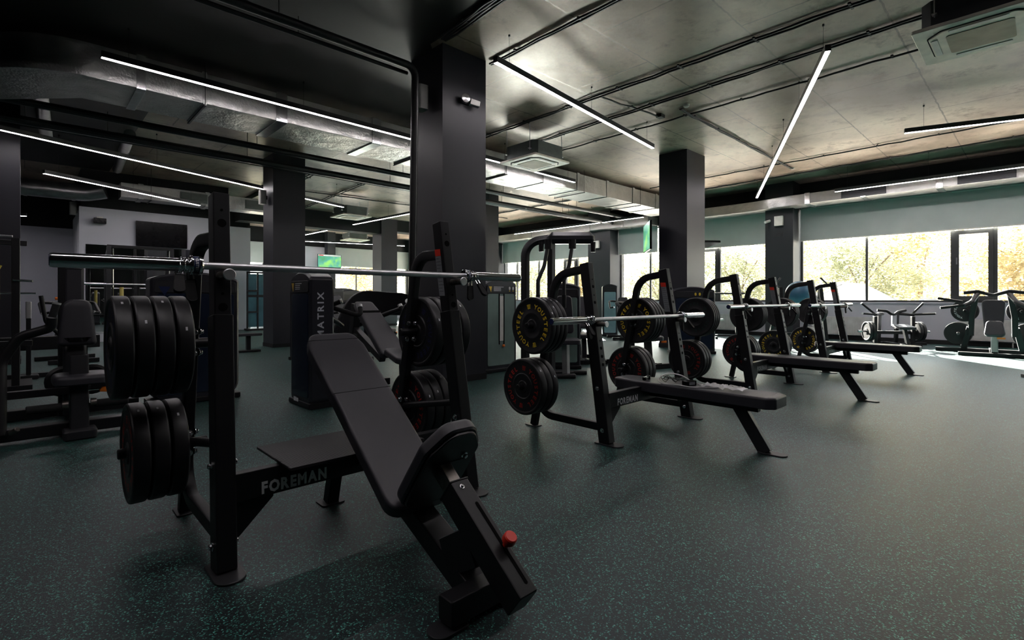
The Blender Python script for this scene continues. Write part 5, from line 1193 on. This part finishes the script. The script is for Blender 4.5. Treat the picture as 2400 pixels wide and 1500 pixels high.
# teal-panelled cable tower by the far block
t = thing('cable_tower', 'black cable tower with teal panels and an orange rod against the far pale wall', 'weight machine', (5.66, 18.2, 0), 0)
b = MB()
for x in (-0.36, -0.04, 0.36): b.bar((x, 0, 0.05), (x, 0, 1.95), 0.045, 0.06, (0, 1, 0))
b.bar((-0.38, 0, 1.93), (0.38, 0, 1.93), 0.06, 0.06).bar((-0.38, 0, 1.15), (0.38, 0, 1.15), 0.05, 0.08).bar((-0.42, 0, 0.04), (0.42, 0, 0.04), 0.3, 0.06).build('frame', 'frame', t)
MB().box(-0.33, -0.07, 0.0, 0.015, 0.12, 1.88).build('panel', 'shield_teal', t, False); MB().box(-0.01, 0.33, 0.0, 0.015, 0.12, 1.88).build('panel', 'shield_teal', t, False)
MB().cyl((0.24, -0.04, 0.1), (0.24, -0.04, 1.88), 0.018, 10).build('guide_rod', 'wood', t)
for z in (1.32, 0.62): MB().bar((-0.40, -0.10, z), (-0.05, -0.10, z), 0.05, 0.05).build('bracket', 'frame', t)
t = thing('step_stool', 'low black stool between the wide weight tower and the left pillar', 'stool', (3.22, 11.0, 0), 0)
MB().prism([(-0.22, -0.14), (0.22, -0.14), (0.22, 0.14), (-0.22, 0.14)], (0, 0, 0.32), (1, 0, 0), (0, 1, 0), 0.05, 0.01).build('seat', 'vinyl', t); MB().bar((0, 0, 0.02), (0, 0, 0.32), 0.07, 0.1, (0, 1, 0)).build('leg', 'frame', t); MB().bar((-0.2, 0, 0.02), (0.2, 0, 0.02), 0.25, 0.04, r=0.01).build('base', 'frame', t)

# guided barbell machine before the mirror
t = thing('guided_barbell_machine', 'guided barbell frame with pale posts in front of the mirror', 'weight machine', (1.80, 13.4, 0), 0)
for s in (-1, 1):
    MB().bar((s * 0.55, 0, 0.05), (s * 0.55, 0, 2.15), 0.07, 0.08, (0, 1, 0)).build('post', 'frame2', t)
    MB().cyl((s * 0.49, -0.04, 0.1), (s * 0.49, -0.04, 2.1), 0.016, 10).build('guide_rod', 'chrome', t)
    MB().bar((s * 0.55, -0.65, 0.04), (s * 0.55, 0.5, 0.04), 0.07, 0.07).build('base_rail', 'frame', t)
    MB().bar((s * 0.55, 0.0, 2.1), (s * 0.55, 0.55, 1.9), 0.06, 0.06).bar((s * 0.55, 0.5, 0.04), (s * 0.55, 0.55, 1.9), 0.06, 0.06, (0, 1, 0)).build('rear_post', 'frame', t)
    MB().cyl((s * 0.6, -0.05, 1.36), (s * 0.95, -0.05, 1.36), 0.025, 16).build('sleeve', 'chrome', t)
MB().cyl((-0.6, -0.05, 1.36), (0.6, -0.05, 1.36), 0.014, 12).build('bar', 'steel', t)
MB().bar((-0.58, 0, 2.15), (0.58, 0, 2.15), 0.06, 0.06).build('crossbar', 'frame', t); MB().bar((-0.55, 0.5, 0.6), (0.55, 0.5, 0.6), 0.05, 0.05).build('rear_crossbar', 'frame', t)
MB().tube([(-0.35, -0.1, 1.30), (-0.35, -0.1, 0.85)], 0.035, 10).build('pale_foam_roll', 'pale_yellow', t)

# left edge cable machine and low press bench
t = thing('cable_machine', 'black cable machine with yellow hanging handle at the left edge of the photo', 'weight machine', (-0.24, 8.6, 0), 0)
b = MB()
for x, y in ((-0.2, 0), (0.16, 0.1), (0.16, -0.5)): b.bar((x, y, 0.05), (x, y, 1.75), 0.07, 0.07, (0, 1, 0))
b.bar((-0.3, 0, 1.74), (0.25, 0.1, 1.74), 0.06, 0.06).bar((0.16, 0.1, 1.72), (0.16, -0.5, 1.4), 0.05, 0.05).bar((-0.3, -0.2, 0.04), (0.3, -0.2, 0.04), 0.7, 0.06).bar((-0.3, -0.5, 0.55), (0.3, -0.5, 0.55), 0.06, 0.06).build('frame', 'frame', t)
MB().cyl((-0.5, -0.05, 1.80), (0.13, -0.12, 1.80), 0.016, 10).build('pull_bar', 'steel', t)
MB().tube([(0.02, -0.3, 1.45), (0.0, -0.3, 1.40), (0.0, -0.3, 1.05)], 0.03, 10).build('handle', 'yellow', t); MB().cyl((0.02, -0.3, 1.45), (0.02, -0.2, 1.72), 0.004, 6).cyl((0, -0.3, 1.05), (0.0, -0.3, 0.6), 0.004, 6).build('steel_cable', 'steel', t)
MB().tube([(0.14, -0.55, 1.27), (0.30, -0.62, 1.26)], 0.013, 10).build('peg', 'chrome', t)
t = thing('lever_bench', 'low black lever bench with chrome-ended posts behind the left press machine', 'weight machine', (0.05, 9.4, 0), 0)
MB().bar((-0.8, 0, 0.46), (0.72, 0, 0.46), 0.16, 0.18, r=0.02).bar((-0.6, 0, 0.02), (-0.6, 0, 0.4), 0.08, 0.08, (0, 1, 0)).bar((0.55, 0, 0.02), (0.55, 0, 0.4), 0.08, 0.08, (0, 1, 0)).bar((-0.8, 0, 0.03), (0.8, 0, 0.03), 0.09, 0.06).build('frame', 'frame', t)
MB().bar((-0.02, -0.15, 0.06), (-0.02, -0.15, 0.80), 0.05, 0.06, (0, 1, 0)).build('front_post', 'frame', t); MB().bar((-0.02, -0.15, 0.80), (-0.02, -0.15, 1.02), 0.055, 0.065, (0, 1, 0), 0.012).build('post_sleeve', 'silver_cap', t)
MB().bar((-0.02, -0.25, 0.03), (-0.02, 0.1, 0.03), 0.2, 0.05, r=0.015).build('post_foot', 'frame2', t)
a = MB().tube(fillet([(0.3, 0.0, 0.55), (0.15, -0.1, 0.75), (0.1, -0.1, 1.10)], 0.08, 4), 0.025, 10).build('lever_arm', 'frame', t); MB().tube([(0.24, -0.1, 1.06), (0.42, -0.1, 1.08)], 0.022, 10, ch=0.004).build('lever_grip', 'orange', a)
MB().cyl((-0.5, -0.1, 1.13), (0.05, -0.1, 1.13), 0.012, 10).build('cross_bar', 'chrome', t)

# dip stand by the window
t = thing('dip_stand', 'slim T-bar stand under the window right of the second black pillar', 'stand', (13.6, 5.9, 0), rad(-55))
MB().cyl((-0.45, 0, 1.20), (0.45, 0, 1.20), 0.022, 12).build('top_bar', 'frame', t)
b = MB().bar((-0.33, 0, 0.03), (-0.33, 0, 1.19), 0.06, 0.06, (0, 1, 0)).bar((-0.33, -0.4, 0.03), (-0.33, 0.4, 0.03), 0.07, 0.06).bar((0.25, 0, 0.03), (0.25, 0, 1.19), 0.06, 0.06, (0, 1, 0)).bar((0.25, -0.4, 0.03), (0.25, 0.4, 0.03), 0.07, 0.06).bar((-0.33, 0.3, 0.05), (0.25, 0.3, 0.05), 0.06, 0.05).build('frame', 'frame', t)
MB().bar((-0.38, -0.1, 0.50), (-0.1, -0.1, 0.50), 0.06, 0.05).build('step', 'silver_cap', t)

# ball stand behind the farthest rack
t = thing('ball_stand', 'black stand with crossed posts behind the farthest flat bench rack', 'stand', (11.85, 3.58, 0), rad(-50))
b = MB()
for s in (-1, 1): b.bar((s * 0.44, -0.2, 0.03), (s * 0.40, 0.0, 1.30), 0.07, 0.07, (0, 1, 0)).bar((s * 0.48, 0.45, 0.03), (s * 0.40, 0.02, 1.25), 0.06, 0.06, (0, 1, 0)).bar((s * 0.46, -0.3, 0.03), (s * 0.46, 0.5, 0.03), 0.07, 0.06)
b.bar((-0.44, 0.25, 0.30), (0.44, 0.25, 0.30), 0.05, 0.05).build('frame', 'frame', t)
ring = [(0.18 * math.cos(k * math.pi / 8), 0.05 + 0.18 * math.sin(k * math.pi / 8), 0.95) for k in range(17)]
MB().tube(ring, 0.018, 8).bar((-0.42, 0.03, 0.93), (0.42, 0.03, 0.93), 0.05, 0.03).build('ring_shelf', 'frame', t)
for s in (-1, 1): MB().tube([(s * 0.40, 0, 1.28), (s * 0.52, -0.05, 1.36), (s * 0.40, 0.0, 1.50)], 0.02, 8).build('horn', 'frame', t)
o = MB().sphere((0, 0, 0), 0.27, 28, 18).build('exercise_ball', 'ball'); o.location = (11.89, 3.61, 0.95 + 0.21); tag(o, 'shiny blue exercise ball on the stand behind the farthest flat bench rack', 'ball')

def plate_part(par, loc, th, ax, r=0.21, lett=False):
    prof = [(-th / 2, 0.026), (-th / 2, 0.06), (-th * 0.4, 0.07), (-th * 0.4, r - 0.03), (-th / 2, r - 0.02), (-th / 2 + 0.004, r), (th / 2 - 0.004, r), (th / 2, r - 0.02), (th * 0.4, r - 0.03), (th * 0.4, 0.07), (th / 2, 0.06), (th / 2, 0.026)]
    return MB().lathe(prof, loc, ax, 36).build('weight_disc', 'rubber', par, True, 28)
def free_plate(label, world_loc, ax, th, r, group, lett=None):
    """plate as a thing of its own, hung on a machine peg"""
    prof = [(-th / 2, 0.026), (-th / 2, 0.06), (-th * 0.4, 0.07), (-th * 0.4, r - 0.03), (-th / 2, r - 0.02), (-th / 2 + 0.004, r), (th / 2 - 0.004, r), (th / 2, r - 0.02), (th * 0.4, r - 0.03), (th * 0.4, 0.07), (th / 2, 0.06), (th / 2, 0.026)]
    o = MB().lathe(prof, (0, 0, 0), ax, 36).build('bumper_plate', 'rubber', None, True, 28); o.location = world_loc; tag(o, label, 'weight plate', group)
    if lett:
        n = V(ax).normalized(); 
        if n.x > 0 or (abs(n.x) < 1e-6 and n.y > 0): n = -n
        up = V((0, 0, 1)); sd = n.cross(up).normalized() * -1
        for half in (0, 1):
            mb = MB()
            for i, ch in enumerate('YOUSTEEL'):
                a = rad(20 + 180 * half) + rad(16.6) * i; vs, fs, x0, x1 = glyph(ch); k = 0.034 / 0.69; pts = []
                for v in vs:
                    lx = (v.x - (x0 + x1) / 2) * k * 1.1; rd = 0.145 - 0.017 + v.y * k; b_ = a + lx / 0.145
                    pts.append(n * (th * 0.4 + 0.0015) + sd * (math.sin(b_) * rd) + up * (math.cos(b_) * rd))
                mb.add(pts, fs)
            mb.build('ring_lettering', lett, o, False)
    return o
def loc2w(root, p):
    a = root.rotation_euler[2]; x, y, z = p
    return (root.location.x + x * math.cos(a) - y * math.sin(a), root.location.y + x * math.sin(a) + y * math.cos(a), root.location.z + z)
def dir2w(root, d):
    a = root.rotation_euler[2]; return (d[0] * math.cos(a) - d[1] * math.sin(a), d[0] * math.sin(a) + d[1] * math.cos(a), d[2])

# row machine below the right window
t = thing('row_machine', 'low black plate-loaded row machine under the long right window', 'weight machine', (14.05, 2.35, 0), rad(-53))
b = MB().bar((-0.42, 0.05, 0.30), (0.42, 0.05, 0.30), 0.07, 0.07).bar((-0.6, 0.35, 0.03), (0.85, 0.35, 0.03), 0.08, 0.06).bar((0, -0.7, 0.04), (0, 0.35, 0.04), 0.08, 0.07)
for s in (-1, 1): b.bar((s * 0.38, -0.02, 0.05), (s * 0.38, -0.02, 0.66), 0.065, 0.07, (0, 1, 0)).bar((s * 0.18, 0.25, 0.05), (s * 0.18, 0.2, 0.74), 0.065, 0.07, (0, 1, 0)).bar((s * 0.38, -0.3, 0.03), (s * 0.38, 0.36, 0.03), 0.07, 0.06)
b.build('frame', 'frame', t)
MB().tube(fillet([(-0.28, 0.1, 0.80), (-0.1, 0.05, 0.78), (0.0, 0, 0.68), (0.12, 0.05, 0.76), (0.3, 0.1, 0.80)], 0.1, 4), 0.03, 12).build('yoke', 'frame', t)
MB().bar((0.0, -0.02, 0.45), (0.03, 0.03, 0.72), 0.09, 0.05, (0, 1, 0)).build('chest_plate', 'txt_silver', t)
for s in (-1, 1):
    a = MB().tube([(s * 0.16, 0.1, 0.72), (s * 0.40, -0.05, 0.70)], 0.032, 12).build('row_arm', 'frame2', t)
    for p, q in (((s * 0.38, 0, 0.72), (s * 0.62, 0.05, 0.95)), ((s * 0.38, -0.08, 0.71), (s * 0.72, -0.2, 0.73))):
        h = MB().tube([p, V(p).lerp(V(q), 0.5), q], 0.022, 12, ch=0.003).build('grip', 'grip', a); MB().cyl(q, V(q) + (V(q) - V(p)).normalized() * 0.012, 0.024, 12).build('grip_cap', 'silver_cap', h)
    MB().cyl((s * 0.38, 0, 0.33), (s * 0.72, 0, 0.33), 0.024, 14).build('weight_peg', 'chrome', t)
    for k in range(2):
        free_plate('%s plate on the %s peg of the row machine under the right window' % (('inner', 'outer')[k], 'left' if s < 0 else 'right'), loc2w(t, (s * (0.47 + 0.062 * k), 0, 0.331)), dir2w(t, (1, 0, 0)), 0.055, 0.215, 'plates on the row machine')
MB().pad(rpoly([(-0.16, -0.18), (0.16, -0.18), (0.15, 0.16), (-0.15, 0.16)], 0.03, 4), (-0.06, -0.50, 0.43), (1, 0, 0), (0, 1, 0.15), 0.055, 0.018).build('seat_pad', 'vinyl', t)
MB().bar((0, -0.55, 0.05), (-0.04, -0.48, 0.43), 0.06, 0.08, (0, 1, 0)).build('seat_post', 'frame2', t)

# shoulder press at the right
t = thing('shoulder_press_machine', 'black plate-loaded shoulder press before the tilting sash window', 'weight machine', (13.0, 0.66, 0), rad(-85))
MB().bar((-0.50, -0.28, 0.035), (0.50, -0.28, 0.035), 0.09, 0.07, r=0.02).bar((0, -0.28, 0.05), (0, 0.75, 0.05), 0.09, 0.08).bar((-0.85, 0.62, 0.04), (0.85, 0.62, 0.04), 0.09, 0.07).build('base_frame', 'frame', t)
MB().bar((0, -0.22, 0.04), (0, -0.16, 0.50), 0.10, 0.09, (0, 1, 0), 0.02).build('seat_post', 'silver_cap', t)
MB().pad(rpoly([(-0.15, 0), (0.15, 0), (0.11, 0.30), (-0.11, 0.30)], 0.06, 5), (0, -0.30, 0.36), (1, 0, 0), (0, 0.45, 1), 0.07, 0.025).build('seat_pad', 'vinyl', t)
MB().pad(rpoly([(-0.12, 0), (0.12, 0), (0.17, 0.68), (-0.17, 0.68)], [0.04, 0.04, 0.07, 0.07], 5), (0, 0.10, 0.36), (1, 0, 0), (0, 0.2, 1), 0.07, 0.025).build('backrest_pad', 'vinyl', t)
MB().box(0.03, 0.14, -0.33, -0.30, 0.33, 0.36).build('seat_lever', 'orange', t, False)
for s in (-1, 1):
    MB().rtube(fillet([(s * 0.31, 0.50, 0.34), (s * 0.30, 0.42, 0.72), (s * 0.23, 0.30, 1.16)], 0.4, 4), 0.09, 0.065, (0, 1, 0), 0.015).bar((s * 0.42, 0.62, 0.05), (s * 0.33, 0.52, 0.50), 0.09, 0.11, (0, 1, 0)).build('side_post', 'frame', t)
    a = MB().tube(fillet([(s * 0.22, 0.28, 1.15), (s * 0.30, 0.05, 1.0), (s * 0.42, -0.10, 0.92)], 0.1, 4), 0.04, 12).build('press_arm', 'frame2', t)
    for p, q in (((s * 0.38, -0.08, 0.94), (s * 0.76, -0.15, 0.88)), ((s * 0.44, 0.0, 1.0), (s * 0.80, 0.0, 1.07))):
        MB().tube([p, V(p).lerp(V(q), 0.4), q], 0.025, 12, ch=0.004).build('grip', 'grip', a)
    MB().cyl((s * 0.40, 0.3, 0.82), (s * 0.40, 0.66, 0.82), 0.024, 12).cyl((s * 0.50, 0.45, 0.36), (s * 0.50, 0.84, 0.36), 0.024, 12).build('weight_peg', 'chrome', t)
    sd = 'left' if s < 0 else 'right'
    free_plate('white-lettered upper plate on the %s side of the shoulder press' % sd, loc2w(t, (s * 0.40, 0.52, 0.82)), dir2w(t, (0, 1, 0)), 0.06, 0.215, 'plates on the shoulder press', 'txt_white')
    free_plate('plain lower plate on the %s side of the shoulder press' % sd, loc2w(t, (s * 0.50, 0.745, 0.36)), dir2w(t, (0, 1, 0)), 0.05, 0.225, 'plates on the shoulder press')
MB().tube(fillet([(-0.42, 0.26, 1.17), (-0.22, 0.28, 1.20), (0.0, 0.30, 1.12), (0.22, 0.28, 1.20), (0.42, 0.26, 1.17)], 0.08, 4), 0.032, 12).build('top_yoke', 'frame', t)

# machine cut by the right photo edge
t = thing('lever_row_machine', 'black machine cut off by the right photo edge, only its grips and foot showing', 'weight machine', (9.75, -0.30, 0), rad(-60))
MB().bar((-0.55, 0.0, 0.02), (0.3, 0.0, 0.02), 0.07, 0.04).bar((-0.45, 0.25, 0.02), (0.3, 0.25, 0.02), 0.07, 0.04).bar((0.25, -0.5, 0.04), (0.25, 0.5, 0.04), 0.09, 0.07).bar((0.25, 0, 0.05), (0.2, 0, 0.6), 0.08, 0.08, (0, 1, 0)).build('frame', 'frame', t)
for k, z in enumerate((0.47, 0.40)):
    h = MB().tube([(0.25, 0.1 * k, z - 0.12), (-0.1, 0.1 * k, z - 0.05), (-0.42, 0.1 * k - 0.1, z + 0.02)], 0.022, 12, ch=0.004).build('grip', 'grip', t)
    MB().cyl((-0.42, 0.1 * k - 0.1, z + 0.02), (-0.435, 0.1 * k - 0.105, z + 0.023), 0.024, 12).build('grip_cap', 'silver_cap', h)
MB().pad(rpoly([(-0.1, -0.1), (0.1, -0.1), (0.1, 0.1), (-0.1, 0.1)], 0.04, 4), (-0.12, 0.0, 0.24), (0, 1, 0), (0, 0, 1), 0.06, 0.02).build('red_pad', 'txt_red', t)
MB().bar((-0.1, 0.0, 0.24), (0.25, 0, 0.24), 0.04, 0.04).build('pad_bracket', 'frame', t)

# lamps behind the camera, same row pattern as the visible ones
lamp('linear lamp behind the camera, nearer the window side', (-0.4, 2.1), (4.6, 0.2), 3.78, 3)
lamp('linear lamp behind the camera, on the wall side', (-3.6, 4.4), (-0.8, 3.2), 3.78, 3)
lamp('short linear lamp end glimpsed past the black column at the left edge', (-2.4, 17.0), (0.02, 16.6), 3.0, 2)
